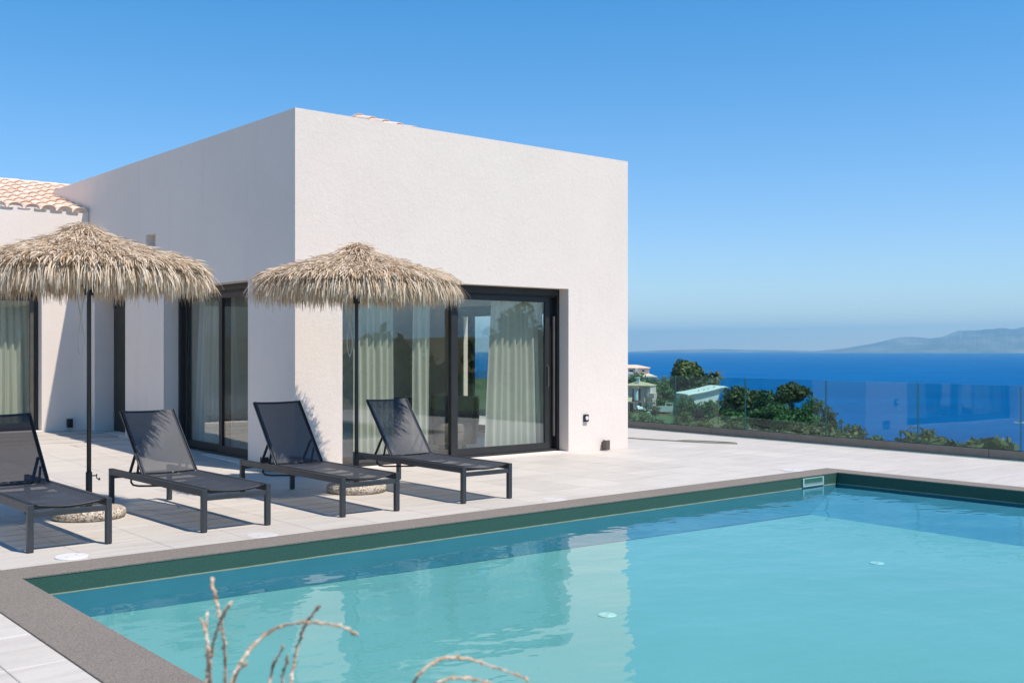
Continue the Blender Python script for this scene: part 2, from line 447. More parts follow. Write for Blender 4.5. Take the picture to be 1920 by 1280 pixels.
ridge('mountains', 24500, [by(*p, 24500) for p in prof3], 1500, 9)

hz = N('sea_haze')
hz.t.links.new(hz.add('ShaderNodeVolumePrincipled', ins={'Color': (0.29, 0.68, 1.0, 1), 'Density': 5.5e-5, 'Anisotropy': 0.0}).outputs[0], hz.out.inputs['Volume'])
mh = MB(); mh.box(-27000, 27000, -27000, 27000, -77, 620)
stuff(mh.build('haze', hz.m))

# ------------------------------------------------------------------ terrace, tiles, coping, pool
SLOPE = 0.024
def fz(y, x=0): return max(0.0, (y - 11.7) * SLOPE) if x < 6.6 else 0.0
XJ, TP, GAP = 3.33, 0.63, 0.0035
terr = MB()
zb = -0.008
terr.box(-5, 15.75, 8.04, 11.7, -1.6, zb)
terr.box(12.12, 15.6, 0.4, 8.04, -1.6, zb)
terr.box(-5, 1.735, 3.4, 8.04, -1.6, zb)
terr.box(12.21, 16.2, 11.7, 26, -1.6, zb)
i = len(terr.v); terr.v += [(-5, 11.7, zb), (6.6, 11.7, zb), (6.6, 19.2, zb + 7.5 * SLOPE), (-5, 19.2, zb + 7.5 * SLOPE), (-5, 11.7, -1.6), (6.6, 11.7, -1.6), (6.6, 19.2, -1.6), (-5, 19.2, -1.6)]
terr.f += [(i, i + 1, i + 2, i + 3), (i + 4, i + 5, i + 1, i), (i + 5, i + 6, i + 2, i + 1), (i + 6, i + 7, i + 3, i + 2), (i + 7, i + 4, i, i + 3)]
terrace = struct(terr.build('terrace', GROUT, fix=True))
tmesh = {}
def tile_mesh(wx, wy):
    k = (round(wx, 3), round(wy, 3))
    if k not in tmesh:
        a, b, c = wx / 2, wy / 2, 0.004; m = MB()
        m.v = [(-a, -b, -0.02), (a, -b, -0.02), (a, b, -0.02), (-a, b, -0.02), (-a, -b, -c), (a, -b, -c), (a, b, -c), (-a, b, -c), (-a + c, -b + c, 0), (a - c, -b + c, 0), (a - c, b - c, 0), (-a + c, b - c, 0)]
        for s_ in (0, 4):
            for q in range(4): m.f.append((s_ + q, s_ + (q + 1) % 4, s_ + 4 + (q + 1) % 4, s_ + 4 + q))
        m.f.append((8, 9, 10, 11)); me = m.mesh('tile'); me.materials.append(TILE); tmesh[k] = me
    return tmesh[k]
tiles = []
def cuts(a, b, o):
    k = math.ceil((a - o) / TP - 1e-6); c = [a]
    while o + k * TP < b - 1e-6:
        if o + k * TP > a + 0.02: c.append(o + k * TP)
        k += 1
    c.append(b); return [(p, q) for p, q in zip(c, c[1:]) if q - p > 0.03]
def lay(x0, x1, y0, y1, slope=0.0):
    for (a, b) in cuts(x0, x1, XJ):
        for (c, d) in cuts(y0, y1, 8.04):
            tiles.append(((a + b) / 2, (c + d) / 2, b - a - GAP, d - c - GAP, slope))
lay(-0.45, 15.72, 8.04, 11.697)
lay(1.5, 6.33, 11.70, 18.8, SLOPE)
lay(12.215, 16.0, 11.70, 18.0)
lay(12.12, 15.55, 2.4, 8.037)
lay(-0.45, 1.733, 4.26, 8.037)
tiles.sort(key=lambda t: math.hypot(t[0], t[1]) + (4 if t[0] < 1.4 else 0))
mm = MB()
for k, (x, y, wx, wy, sl) in enumerate(tiles):
    z = (y - 11.7) * sl
    if k < 300:
        o = bpy.data.objects.new('tile', tile_mesh(wx, wy)); C.objects.link(o); o.parent = terrace
        o.location = (x, y, z + random.uniform(-0.0006, 0.0006)); o.rotation_euler = (math.atan(sl) + random.uniform(-1, 1) * 0.0008, random.uniform(-1, 1) * 0.0008, 0)
    else:
        mm.box(x - wx / 2, x + wx / 2, y - wy / 2, y + wy / 2, -0.02, 0.0, Matrix.Translation((0, 0, z)))
if mm.v: stuff(mm.build('far_tile', TILE, terrace))

cop = MB()
PX0, PX1, PY0, PY1, WZ = 2.10, 11.80, 1.3, 7.68, -0.14
cop.box(1.735, 12.12, PY1, 8.038, -0.012, 0.004)
cop.box(1.735, PX0, PY0, PY1, -0.012, 0.004); cop.box(PX1, 12.12, PY0, PY1, -0.012, 0.004)
cop.box(1.735, 12.12, 0.9, PY0, -0.012, 0.004)
struct(cop.build('pool_coping', COPING, bevel=0.004))
basin = MB(); e = 0.004
fl = lambda x: -0.33 - 0.016 * (x - PX0)
xs_in = 11.22
basin.quad((PX0, PY1 + e, -0.013), (PX1, PY1 + e, -0.013), (PX1, PY1 + e, fl(xs_in)), (PX0, PY1 + e, fl(PX0)))
basin.quad((PX0 - e, PY0, -0.013), (PX0 - e, PY1, -0.013), (PX0 - e, PY1, fl(PX0)), (PX0 - e, PY0, fl(PX0)))
basin.quad((PX1 + e, PY1, -0.013), (PX1 + e, PY0, -0.013), (PX1 + e, PY0, -0.17), (PX1 + e, PY1, -0.17))
basin.quad((PX1 + e, PY1, -0.17), (PX1 + e, PY0, -0.17), (xs_in - 0.35, PY0, fl(xs_in - 0.35)), (xs_in, PY1, fl(xs_in)))
basin.quad((PX1, PY0 - e, -0.013), (PX0, PY0 - e, -0.013), (PX0, PY0 - e, -0.5), (PX1, PY0 - e, -0.5))
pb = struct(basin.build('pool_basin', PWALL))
pf = MB(); pf.quad((PX0 - 0.02, PY0 - 0.02, fl(PX0)), (xs_in - 0.33, PY0 - 0.02, fl(xs_in - .33)), (xs_in + 0.02, PY1 + 0.02, fl(xs_in)), (PX0 - 0.02, PY1 + 0.02, fl(PX0)))
pf.build('pool_floor', PFLOOR, pb)
# skimmer mouth in the back wall
sk = MB()
x0, x1, z0, z1, yy = 11.06, 11.50, -0.128, -0.022, PY1
sk.box(x0, x1, yy - 0.012, yy - 0.001, z1 - 0.012, z1); sk.box(x0, x1, yy - 0.012, yy - 0.001, z0, z0 + 0.014)
sk.box(x0, x0 + 0.03, yy - 0.012, yy - 0.001, z0 + 0.014, z1 - 0.012); sk.box(x1 - 0.03, x1, yy - 0.012, yy - 0.001, z0 + 0.014, z1 - 0.012)
skm = sk.build('skimmer', plain('aqua_skimmer_frame', (0.30, 0.50, 0.47), 0.35), pb, bevel=0.002)
fp = MB(); fp.box(x0 + 0.03, x1 - 0.03, yy - 0.008, yy - 0.003, z0 + 0.045, z1 - 0.014); fp.build('flap', plain('green_skimmer_flap', (0.05, 0.16, 0.12), 0.3), skm)
fp = MB(); fp.box(x0 + 0.03, x1 - 0.03, yy - 0.007, yy - 0.002, z0 + 0.014, z0 + 0.042); fp.build('weir', plain('grey_skimmer_weir', (0.22, 0.30, 0.33), 0.3), skm)
wt = MB(); NX, NY = 40, 28
for j in range(NY + 1):
    for i in range(NX + 1): wt.v.append((PX0 - 0.003 + (PX1 - PX0 + 0.006) * i / NX, PY0 + (PY1 - PY0 + 0.003) * j / NY, WZ))
for j in range(NY):
    for i in range(NX): a = j * (NX + 1) + i; wt.f.append((a, a + 1, a + NX + 2, a + NX + 1))
struct(wt.build('pool_water', WATER, smooth=True))
bed = MB(); bed.box(-8, 1.73, -8, 3.395, -1.6, -0.03); bed.box(1.735, 16, -8, 0.895, -1.6, -0.03)
struct(bed.build('planting_bed_ground', plain('dry_soil', (0.16, 0.12, 0.085), 0.95, var=0.3, bump=0.6)))

# lids and inlets
def disc(name, loc, r, h, mat, label, cat, group=None, rim=True):
    t = thing(name, loc, label, cat, group)
    MB().lathe([(0, h), (r * 0.86, h), (r * 0.87, h - 0.002), (r * 0.89, h - 0.002), (r * 0.90, h), (r - 0.004, h), (r, h - 0.004), (r, 0.0)], seg=40).build('lid', mat, t, smooth=False)
    for a in (0.6, 0.6 + math.pi): MB().lathe([(0, h + 0.001), (0.012, h + 0.001), (0.012, h - 0.002)], (math.cos(a) * r * 0.45, math.sin(a) * r * 0.45, 0), 10).build('finger_hole', GROUT, t)
    return t
disc('skimmer_lid', (2.60, 8.215, 0.001), 0.118, 0.010, WHITEP, 'white round skimmer lid on the tiles in front of the leftmost lounger', 'lid', 'skimmer lids along the pool edge')
disc('skimmer_lid', (4.13, 8.17, 0.0005), 0.13, 0.003, LIDP, 'white round skimmer lid on the tiles before the second lounger from left', 'lid', 'skimmer lids along the pool edge')
disc('skimmer_lid', (7.43, 8.17, 0.0005), 0.13, 0.003, LIDP, 'white round skimmer lid on the tiles just right of the rightmost lounger', 'lid', 'skimmer lids along the pool edge')
disc('skimmer_lid', (11.57, 8.18, 0.0005), 0.15, 0.006, LIDP, 'white round skimmer lid on the tiles by the far corner of the pool', 'lid', 'skimmer lids along the pool edge')
INL = plain('aqua_white_inlet', (0.42, 0.68, 0.66), 0.4)
for x, y, lb in ((5.52, 5.50, 'round white inlet cover on the pool floor, nearer the front'), (8.98, 5.42, 'round white inlet cover on the pool floor, nearer the far right corner')):
    disc('floor_inlet', (x, y, fl(x) + 0.002), 0.068, 0.008, INL, lb, 'inlet', 'inlet covers on the pool floor')

# ------------------------------------------------------------------ the white house
def wall_panel(mb, o, u, n, W, z0, z1, t, ops, capL=True, capR=True):
    """a wall slab with openings: grid of cells on both faces, reveals round each opening"""
    o, u, n = Vector(o), Vector(u), Vector(n)
    us = sorted({0, W, *[a for p in ops for a in p[:2]]}); zs = sorted({z0, z1, *[a for p in ops for a in p[2:4]]})
    P = lambda a, z, k: tuple(o + u * a - n * (t * k) + Vector((0, 0, z)))
    hole = lambda a, z: any(p[0] < a < p[1] and p[2] < z < p[3] for p in ops)
    for a, b in zip(us, us[1:]):
        for c, d in zip(zs, zs[1:]):
            if hole((a + b) / 2, (c + d) / 2): continue
            mb.quad(P(a, c, 0), P(b, c, 0), P(b, d, 0), P(a, d, 0)); mb.quad(P(b, c, 1), P(a, c, 1), P(a, d, 1), P(b, d, 1))
    def rect(a, b, c, d, inward):
        for (p, q) in (((a, c), (b, c)), ((b, c), (b, d)), ((b, d), (a, d)), ((a, d), (a, c))):
            if inward and p[1] == q[1] == z0: continue
            mb.quad(P(*p, 0), P(*p, 1), P(*q, 1), P(*q, 0))
    rect(0, W, z0, z1, False)
    for p in ops: rect(*p[:4], True)

house = thing('white_house', (6.354, 11.7, 0), 'white flat roofed house with sliding glass doors beside the pool', 'house', world=True)
ZT = 4.507
XF = lambda y: 6.354 - 0.0162 * (y - 11.7)
m = MB(); wall_panel(m, (6.354, 11.7, 0), (1, 0, 0), (0, -1, 0), 5.846, -0.3, ZT, 0.4, [(0.667, 4.569, -0.3 + 0.325, 2.456)])
m.build('wall', STUCCO, house, merge=True)
L = math.hypot(0.144, 8.9); ul = Vector((-0.144, 8.9, 0)) / L; nl = Vector((-8.9, -0.144, 0)) / L
s0 = 0.4
yo = lambda y: (y - 12.1)
m = MB(); wall_panel(m, (6.354, 12.1, 0), ul, nl, 20.66 - 12.1, -0.3, ZT, 0.4, [(yo(12.945), yo(15.653), 0.06, 2.459), (yo(17.168), yo(18.54), 0.15, 2.50), (yo(15.95), yo(16.33), 3.125, 3.32)])
m.build('wall', STUCCO, house, merge=True)
vb = MB(); vb.box(6.42, 6.43, 15.9, 16.4, 3.1, 3.35); vb.build('vent_back', STUCCO, house)
m = MB(); wall_panel(m, (12.2, 12.1, 0), (0, 1, 0), (1, 0, 0), 8.6, -0.3, ZT, 0.35, [(0.9, 3.70, 0.06, 2.33)]); m.build('wall', STUCCO, house, merge=True)
m = MB(); wall_panel(m, (12.2, 20.7, 0), (-1, 0, 0), (0, 1, 0), 5.9, -0.3, ZT, 0.3, []); m.build('wall', STUCCO, house, merge=True)
# wing
m = MB(); wall_panel(m, (-4, 18.8, 0), (1, 0, 0), (0, -1, 0), 10.236, -0.2, 3.945, 0.35, [(5.6, 9.463, 0.19, 2.56)]); m.build('wing_wall', STUCCO, house, bevel=0.01, merge=True)
# roof slabs and interior
m = MB(); m.box(6.72, 11.84, 12.11, 20.38, 4.05, 4.2); m.build('roof_slab', GROUT, house)
m = MB(); m.box(6.74, 11.84, 12.11, 17.6, 2.72, 2.85); m.build('ceiling', INT, house)
m = MB(); m.box(6.35, 12.0, 11.87, 20.3, -0.2, 0.020); m.box(-4, 6.6, 18.95, 23, -0.2, 0.175); m.build('floor', INTF, house)
m = MB(); m.box(6.74, 11.84, 16.9, 17.05, 0.021, 2.72); m.box(6.745, 6.76, 15.66, 16.9, 0.021, 2.72); m.box(-4, 6.2, 22.6, 22.7, 0.176, 3.0); m.box(-4, 6.2, 19.2, 22.6, 2.85, 2.95); m.box(5.95, 6.05, 19.2, 22.6, 0.176, 2.85); m.box(6.66, 6.70, 16.95, 18.75, 0.02, 2.72); m.build('partition_wall', INT, house)
# sills
m = MB(); m.box(7.02, 10.925, 11.72, 12.08, 0.0, 0.0245); m.build('door_sill', TILE, house, bevel=0.003)
m = MB(); m.box(6.34, 6.72, 12.95, 15.65, -0.02, 0.0585); m.build('door_sill', TILE, house, bevel=0.003)

def frame_boxes(mb, a0, a1, z0, z1, t, f):
    """outer frame in a local plane: f(u0,u1,z0,z1) adds a member"""
    f(a0, a1, z1 - t, z1); f(a0, a1, z0, z0 + t * 0.8); f(a0, a0 + t, z0 + t * 0.8, z1 - t); f(a1 - t, a1, z0 + t * 0.8, z1 - t)
def slider(parent, axis, pos, inward, a0, a1, z0, z1, leaves, zh, name='sliding_door'):
    """sliding door: outer frame, leaves with sashes and glass. axis 'x' = runs along X at y=pos"""
    def bx(mb, u0, u1, za, zb_, d0, d1):
        p0, p1 = sorted((pos + inward * d0, pos + inward * d1))
        if axis == 'x': mb.box(u0, u1, p0, p1, za, zb_)
        else: mb.box(p0, p1, u0, u1, za, zb_)
    fm = MB(); t = 0.05
    bx(fm, a0, a1, z1 - zh, z1, 0.0, 0.14); bx(fm, a0, a1, z0, z0 + 0.03, 0.0, 0.14)
    bx(fm, a0, a0 + t, z0 + 0.03, z1 - zh, 0.0, 0.14); bx(fm, a1 - t, a1, z0 + 0.03, z1 - zh, 0.0, 0.14)
    bx(fm, a0 + t, a1 - t, z1 - zh - 0.025, z1 - zh, 0.03, 0.12)
    fr = fm.build(name, ALU, parent, bevel=0.003); fr['world_built'] = 1
    for (u0, u1, dp, sl, sr, mat) in leaves:
        lm = MB(); za, zb_ = z0 + 0.031, z1 - zh - 0.027
        bx(lm, u0, u1, zb_ - 0.075, zb_, dp, dp + 0.05); bx(lm, u0, u1, za, za + 0.10, dp, dp + 0.05)
        bx(lm, u0, u0 + sl, za + 0.10, zb_ - 0.075, dp, dp + 0.05); bx(lm, u1 - sr, u1, za + 0.10, zb_ - 0.075, dp, dp + 0.05)
        s_ = lm.build('sash', mat, fr, bevel=0.003)
        g = MB(); bx(g, u0 + sl - 0.004, u1 - sr + 0.004, za + 0.096, zb_ - 0.071, dp + 0.02, dp + 0.028); g.build('glass_pane', GLASSW, fr)
    return fr
fd = slider(house, 'x', 11.90, 1, 7.022, 10.922, 0.025, 2.456, [(7.075, 9.02, 0.075, 0.05, 0.10, ALUB), (8.90, 10.74, 0.022, 0.115, 0.085, ALU)], 0.10)
h = MB(); h.box(10.69, 10.71, 11.895, 11.921, 1.0, 1.30); h.box(10.685, 10.715, 11.921, 11.9235, 0.98, 1.32); h.build('handle', ALUB, fd, bevel=0.003)
h = MB(); h.box(10.80, 10.83, 11.9, 11.93, 0.25, 2.05); h.build('fly_screen_rail', ALUB, fd)
h = MB(); h.box(10.735, 10.868, 11.99, 12.01, 0.06, 2.33); h.build('jamb_panel', ALU, fd)
sdl = slider(house, 'y', 6.525, 1, 12.94, 15.655, 0.06, 2.459, [(14.10, 15.60, 0.075, 0.10, 0.07, ALU), (12.99, 14.28, 0.022, 0.07, 0.10, ALU)], 0.08)
wd = slider(house, 'x', 18.98, 1, 1.6, 5.463, 0.19, 2.56, [(3.4, 5.41, 0.03, 0.09, 0.07, ALUB), (1.65, 3.5, 0.08, 0.09, 0.09, ALUB)], 0.09)
ew = slider(house, 'y', 12.03, -1, 13.0, 15.8, 0.06, 2.33, [(14.6, 15.75, 0.03, 0.06, 0.06, ALU), (13.05, 14.7, 0.08, 0.06, 0.06, ALU)], 0.08)
ml = MB(); ml.box(11.90, 11.96, 15.30, 15.44, 0.15, 2.2); ml.build('mullion', ALU, ew)
# dark entrance door, recessed, with hinges
dm = MB(); dm.box(6.575, 6.635, 17.175, 18.535, 0.16, 2.495)
DOORM = m_metal_paint('dark_green_black_door', (0.022, 0.026, 0.020), 0.5)
door = dm.build('door', ALU, house); door['world_built'] = 1
dl = MB(); dl.box(6.555, 6.574, 17.25, 18.38, 0.18, 2.44); dl.build('door_leaf', DOORM, door, bevel=0.004)
for z in (0.36, 2.24):
    hg = MB(); hg.lathe([(0, 0), (0.012, 0), (0.012, 0.05), (0.016, 0.055), (0.016, 0.10), (0, 0.10)], (6.545, 18.42, z), 12); hg.box(6.553, 6.557, 18.36, 18.50, z + 0.01, z + 0.09)
    hg.build('hinge', KEDER, door)
# tile roof of the wing: every barrel tile its own object
rb = MB(); SL = 0.25
ZR, YR = 3.895, 22.6
rb.v = [(-4, 18.83, ZR), (6.15, 18.83, ZR), (6.15, YR, ZR + (YR - 18.83) * SL), (-4, YR, ZR + (YR - 18.83) * SL), (-4, 26.4, ZR), (6.15, 26.4, ZR), (-4, 18.83, ZR - .03), (6.15, 18.83, ZR - .03)]
rb.v += [(6.152, 20.68, ZR + 1.85 * SL), (8.2, 20.68, ZR + 1.85 * SL), (8.2, YR, ZR + (YR - 18.83) * SL), (6.152, YR, ZR + (YR - 18.83) * SL)]
rb.f = [(8, 9, 10, 11), (0, 1, 2, 3), (3, 2, 5, 4), (0, 3, 4), (1, 5, 2)]
roof = rb.build('wing_roof', plain('roof_underlay', (0.72, 0.52, 0.39), 0.9, var=0.2), house); roof['world_built'] = 1
def barrel(lenn, r0, r1, th=0.012, seg=8):
    m = MB()
    for (yy, r_, zz) in ((0, r0, 0.0), (lenn, r1, 0.0)):
        for q in range(seg + 1):
            a = math.pi * q / seg; m.v.append((-math.cos(a) * r_, yy, math.sin(a) * r_ * 0.62))
        for q in range(seg + 1):
            a = math.pi * q / seg; m.v.append((-math.cos(a) * (r_ - th), yy, math.sin(a) * (r_ - th) * 0.62))
    n_ = seg + 1
    k0 = len(m.v); m.v += [(x, 0.02, z) for x, y, z in m.v[n_:2 * n_]]; m.f.append(tuple(k0 + q for q in range(n_)))
    for q in range(seg):
        m.f.append((q, q + 1, 2 * n_ + q + 1, 2 * n_ + q)); m.f.append((n_ + q + 1, n_ + q, 3 * n_ + q, 3 * n_ + q + 1)); m.f.append((q + 1, q, n_ + q, n_ + q + 1))
    return m
bt = barrel(0.43, 0.118, 0.095).mesh('roof_tile'); bt.materials.append(RTILE)
bt.polygons.foreach_set('use_smooth', [True] * len(bt.polygons))
pan = MB()
for (yy, zz) in ((0, 0.0), (0.43, 0.0)):
    for q in range(7):
        a = math.pi * q / 6; pan.v.append((-math.cos(a) * 0.10, yy, 0.02 - math.sin(a) * 0.018))
for q in range(6): pan.f.append((q, q + 1, 8 + q, 7 + q))
pt = pan.mesh('roof_tile'); pt.materials.append(RTILE)
ang = math.atan(SL)
far = MB()
for cx_ in range(-7, 40):
    x = 6.10 - cx_ * 0.262
    if x < -3.9: break
    for ry in range(11):
        y = 18.78 + ry * 0.36; z = ZR + 0.01 + (y - 18.83) * SL
        if cx_ < 0 and y < 20.72: continue
        if cx_ < 8:
            for me, dx, dz in ((bt, 0, 0.022), (pt, -0.131, 0.0)):
                o = bpy.data.objects.new('roof_tile', me); C.objects.link(o); o.parent = roof
                o.location = (x + dx + random.uniform(-.006, .006), y + random.uniform(-.012, .012), z + dz + ry * 0.0 + random.uniform(-.003, .003)); o.rotation_euler = (ang - 0.035, 0, random.uniform(-.02, .02))
        else:
            mt = Matrix.Translation((x, y, z + 0.02)) @ Matrix.Rotation(ang - 0.03, 4, 'X'); k0 = len(far.v)
            src = bt; far.v += [tuple(mt @ v.co) for v in src.vertices]; far.f += [tuple(k0 + i for i in p.vertices) for p in src.polygons]
if far.v: stuff(far.build('far_roof_tile', RTILE, roof))
rt = barrel(0.42, 0.12, 0.10).mesh('ridge_tile'); rt.materials.append(RTILE)
for q in range(16):
    o = bpy.data.objects.new('ridge_tile', rt); C.objects.link(o); o.parent = roof
    o.location = (7.6 - q * 0.37, YR, ZR + (YR - 18.83) * SL + 0.03); o.rotation_euler = (0.0, random.uniform(-.03, .03), R(90))
# low tiled roof behind the parapet of the main block
H0, H1, H2 = (9.96, 16, 5.60), (10.21, 13.9, 4.97), (9.96, 19.5, 5.60)
mr = MB(); mr.v = [H0, H1, H2, (6.85, 13.9, 4.22), (6.85, 19.5, 4.22), (11.8, 13.9, 4.3), (11.8, 19.5, 4.3), (10.21, 12.4, 4.25), (7.2, 12.4, 4.22), (11.8, 12.4, 4.22)]
mr.f = [(3, 1, 0), (3, 0, 2, 4), (1, 5, 0), (0, 5, 6, 2), (8, 7, 1, 3), (7, 9, 5, 1)]
mroof = mr.build('tiled_roof', RTILE, house); mroof['world_built'] = 1
a_, b_ = Vector(H1), Vector(H0); dv = (b_ - a_); LL = dv.length
for q in range(6):
    o = bpy.data.objects.new('ridge_tile', rt); C.objects.link(o); o.parent = mroof;
    p = a_ + dv * (q / 6.0); o.location = (p.x, p.y, p.z + 0.0); o.rotation_euler = (math.asin(dv.z / LL) - 0.05, 0, -math.atan2(dv.x, dv.y))
for q in range(6):
    o = bpy.data.objects.new('ridge_tile', rt); C.objects.link(o); o.parent = mroof;
    o.location = (9.96, 16.0 + q * 0.36, 5.60); o.rotation_euler = (0, 0, 0)

# curtains
def curtain(x0, x1, y, z0, z1, mat, label, axis='x', seed=0, tilt=0.0):
    g = np.random.default_rng(seed); m = MB(); n_ = max(24, int((x1 - x0) / 0.012)); rows = 8
    ph = np.cumsum(g.uniform(0.55, 1.45, n_ + 1)) * (x1 - x0) / n_ / 0.105 * 2 * math.pi
    for j in range(rows + 1):
        t = j / rows; z = z1 + (z0 - z1) * t
        for i in range(n_ + 1):
            u = x0 + (x1 - x0) * i / n_ + tilt * t * (i / n_ - 0.5)
            a = 0.024 + 0.018 * t; off = a * math.sin(ph[i] + 0.4 * math.sin(t * 3 + i * 0.07)) + 0.012 * math.sin(ph[i] * 0.37 + t * 2)
            m.v.append((u, y + off, z) if axis == 'x' else (y + off, u, z))
    for j in range(rows):
        for i in range(n_): a = j * (n_ + 1) + i; m.f.append((a, a + 1, a + n_ + 2, a + n_ + 1))
    o = m.build('curtain', mat, smooth=True)
    return tag(o, label, 'curtain', 'curtains behind the glass doors')
curtain(7.47, 8.06, 12.13, 0.05, 2.68, CURTAIN, 'pale green curtain bunched at the left end of the front sliding door', seed=1)
curtain(8.42, 8.68, 12.14, 0.05, 2.68, CURTAIN, 'narrow pale curtain strip just left of the front door centre stile', seed=2)
curtain(9.82, 10.72, 12.12, 0.05, 2.68, CURTAIN, 'pale curtain bunched at the right end of the front sliding door', seed=3, tilt=0.3)
curtain(14.42, 15.42, 6.80, 0.05, 2.68, CURTAING, 'grey white curtain behind the side door in the shaded wall', 'y', seed=4, tilt=0.5)
curtain(4.86, 5.34, 19.30, 0.2, 2.8, CURTAIN, 'pale curtain behind the wing window at the left edge', seed=5, tilt=0.12)
# tub chairs inside
def tub_chair(loc, rz, label):
    t = thing('armchair', loc, label, 'armchair', 'armchairs inside the living room', rz)
    MB().lathe([(0.30, 0.12), (0.36, 0.12), (0.40, 0.5), (0.40, 0.78), (0.37, 0.82), (0.32, 0.80), (0.30, 0.5), (0.30, 0.12)], seg=28, a0=R(150), a1=R(390)).build('backrest', SOFA, t, smooth=True)
    MB().lathe([(0, 0.12), (0.29, 0.12), (0.31, 0.2), (0.31, 0.38), (0.28, 0.43), (0, 0.44)], seg=28).build('seat', SOFA, t, smooth=True)
    for a in (45, 135, 225, 315):
        MB().tube([(0.22 * math.cos(R(a)), 0.22 * math.sin(R(a)), 0.125), (0.27 * math.cos(R(a)), 0.27 * math.sin(R(a)), 0.0)], 0.016).build('leg', ALU, t)
tub_chair((8.62, 13.0, 0.021), R(200), 'grey rounded armchair inside, left of the front door centre stile')
tub_chair((9.62, 12.85, 0.021), R(150), 'grey rounded armchair inside, behind the right door leaf')

# wall fittings
LAMP = m_metal_paint('brown_grey_lamp_metal', (0.12, 0.10, 0.09), 0.5)
LAMPD = m_metal_paint('black_lamp_metal', (0.02, 0.02, 0.02), 0.5)
def wall_lamp(loc, n, mat, label):
    t = thing('wall_lamp', loc, label, 'wall lamp', 'up and down lamps low on the house walls', math.atan2(n[1], n[0]))
    MB().box(0.0, 0.03, -0.035, 0.035, -0.04, 0.05).build('bracket', mat, t, bevel=0.003)
    s_ = MB(); s_.box(0.032, 0.112, -0.04, 0.04, -0.075, 0.075); b = s_.build('lamp_body', mat, t, bevel=0.004)
    MB().box(0.042, 0.102, -0.03, 0.03, 0.0755, 0.078).build('lens', WHITEP, t)
    return t
wall_lamp((11.65, 11.7, 0.085), (0, -1), LAMP, 'brown wall lamp low on the sunlit wall by the right corner')
wall_lamp((XF(12.35), 12.35, 0.115), (-1, 0), LAMPD, 'dark wall lamp low on the shaded wall behind the third lounger')
wall_lamp((5.90, 18.8, 0.30), (0, -1), LAMPD, 'dark wall lamp low on the shadowed wing wall at the far left')
t = thing('wall_socket', (11.27, 11.7, 0.51), 'black outdoor socket with a white disc on the sunlit wall', 'socket', None, -math.pi / 2)
MB().box(0, 0.035, -0.045, 0.045, -0.055, 0.055).build('box', LAMPD, t, bevel=0.006)
mc = MB(); mc.lathe([(0, 0.012), (0.026, 0.012), (0.03, 0.006), (0.03, 0)], seg=20)
mc.v = [(z + 0.0355, x, y) for x, y, z in mc.v]; mc.build('cap', WHITEP, t, fix=True)

# ------------------------------------------------------------------ glass railing
XR = lambda y: 15.0 + 0.055 * (y - 6.8)
rail = thing('glass_railing', (15.0, 6.8, 0), 'frameless glass railing in a bronze channel along the terrace edge', 'railing', world=True)
def along(mb, ya, yb, off0, off1, za, zb_):
    p = [(XR(ya) + off0, ya), (XR(ya) + off1, ya), (XR(yb) + off1, yb), (XR(yb) + off0, yb)]
    mb.prism(p, za, zb_)
for ya, yb in ((2.0, 7.30), (7.306, 12.594), (12.6, 17.9), (17.906, 23.0)):
    m = MB(); along(m, ya, yb, 0.0, 0.035, 0.0, 0.125); along(m, ya, yb, 0.065, 0.10, 0.0, 0.125); along(m, ya, yb, 0.035, 0.065, 0.0, 0.06)
    m.build('channel', CHAN, rail, bevel=0.002)
    m = MB(); along(m, ya, yb, 0.0355, 0.0405, 0.10, 0.130); along(m, ya, yb, 0.0595, 0.0645, 0.10, 0.130); m.build('gasket', LAMPD, rail)
jy = [2.9, 5.2, 6.86, 8.45, 10.12, 11.83, 13.54, 15.2, 16.9, 18.6, 20.3, 22.0]
for ya, yb in zip(jy, jy[1:]):
    m = MB(); along(m, ya + 0.006, yb - 0.006, 0.042, 0.058, 0.07, 1.045); g = m.build('glass_panel', GLASSR, rail)
    for yy in (ya + 0.006, yb - 0.012):
        m = MB(); along(m, yy + 0.002, yy + 0.0038, 0.0415, 0.0585, 0.13, 1.0455); m.build('polished_edge', GEDGE, g)

# garden hose on the tiles near the railing
hp = [(12.9, 13.9), (13.3, 13.35), (13.46, 12.95), (13.55, 12.5), (13.66, 12.0), (13.75, 11.6), (13.9, 11.25), (14.05, 11.02), (14.12, 11.2), (14.02, 11.6), (13.86, 11.95), (13.72, 12.02)]
def smooth_path(p, z, k=6):
    out = []
    for i in range(len(p) - 1):
        p0, p1, p2, p3 = (Vector((*p[max(0, min(len(p) - 1, j))], 0)) for j in (i - 1, i, i + 1, i + 2))
        for s_ in range(k):
            t = s_ / k
            out.append(tuple(0.5 * (2 * p1 + (p2 - p0) * t + (2 * p0 - 5 * p1 + 4 * p2 - p3) * t * t + (3 * p1 - p0 - 3 * p2 + p3) * t ** 3) + Vector((0, 0, z))))
    return out
tag(MB().tube(smooth_path(hp, 0.014), 0.009, 8).build('garden_hose', ROPE, smooth=True), 'grey green garden hose lying on the tiles near the glass railing', 'hose')

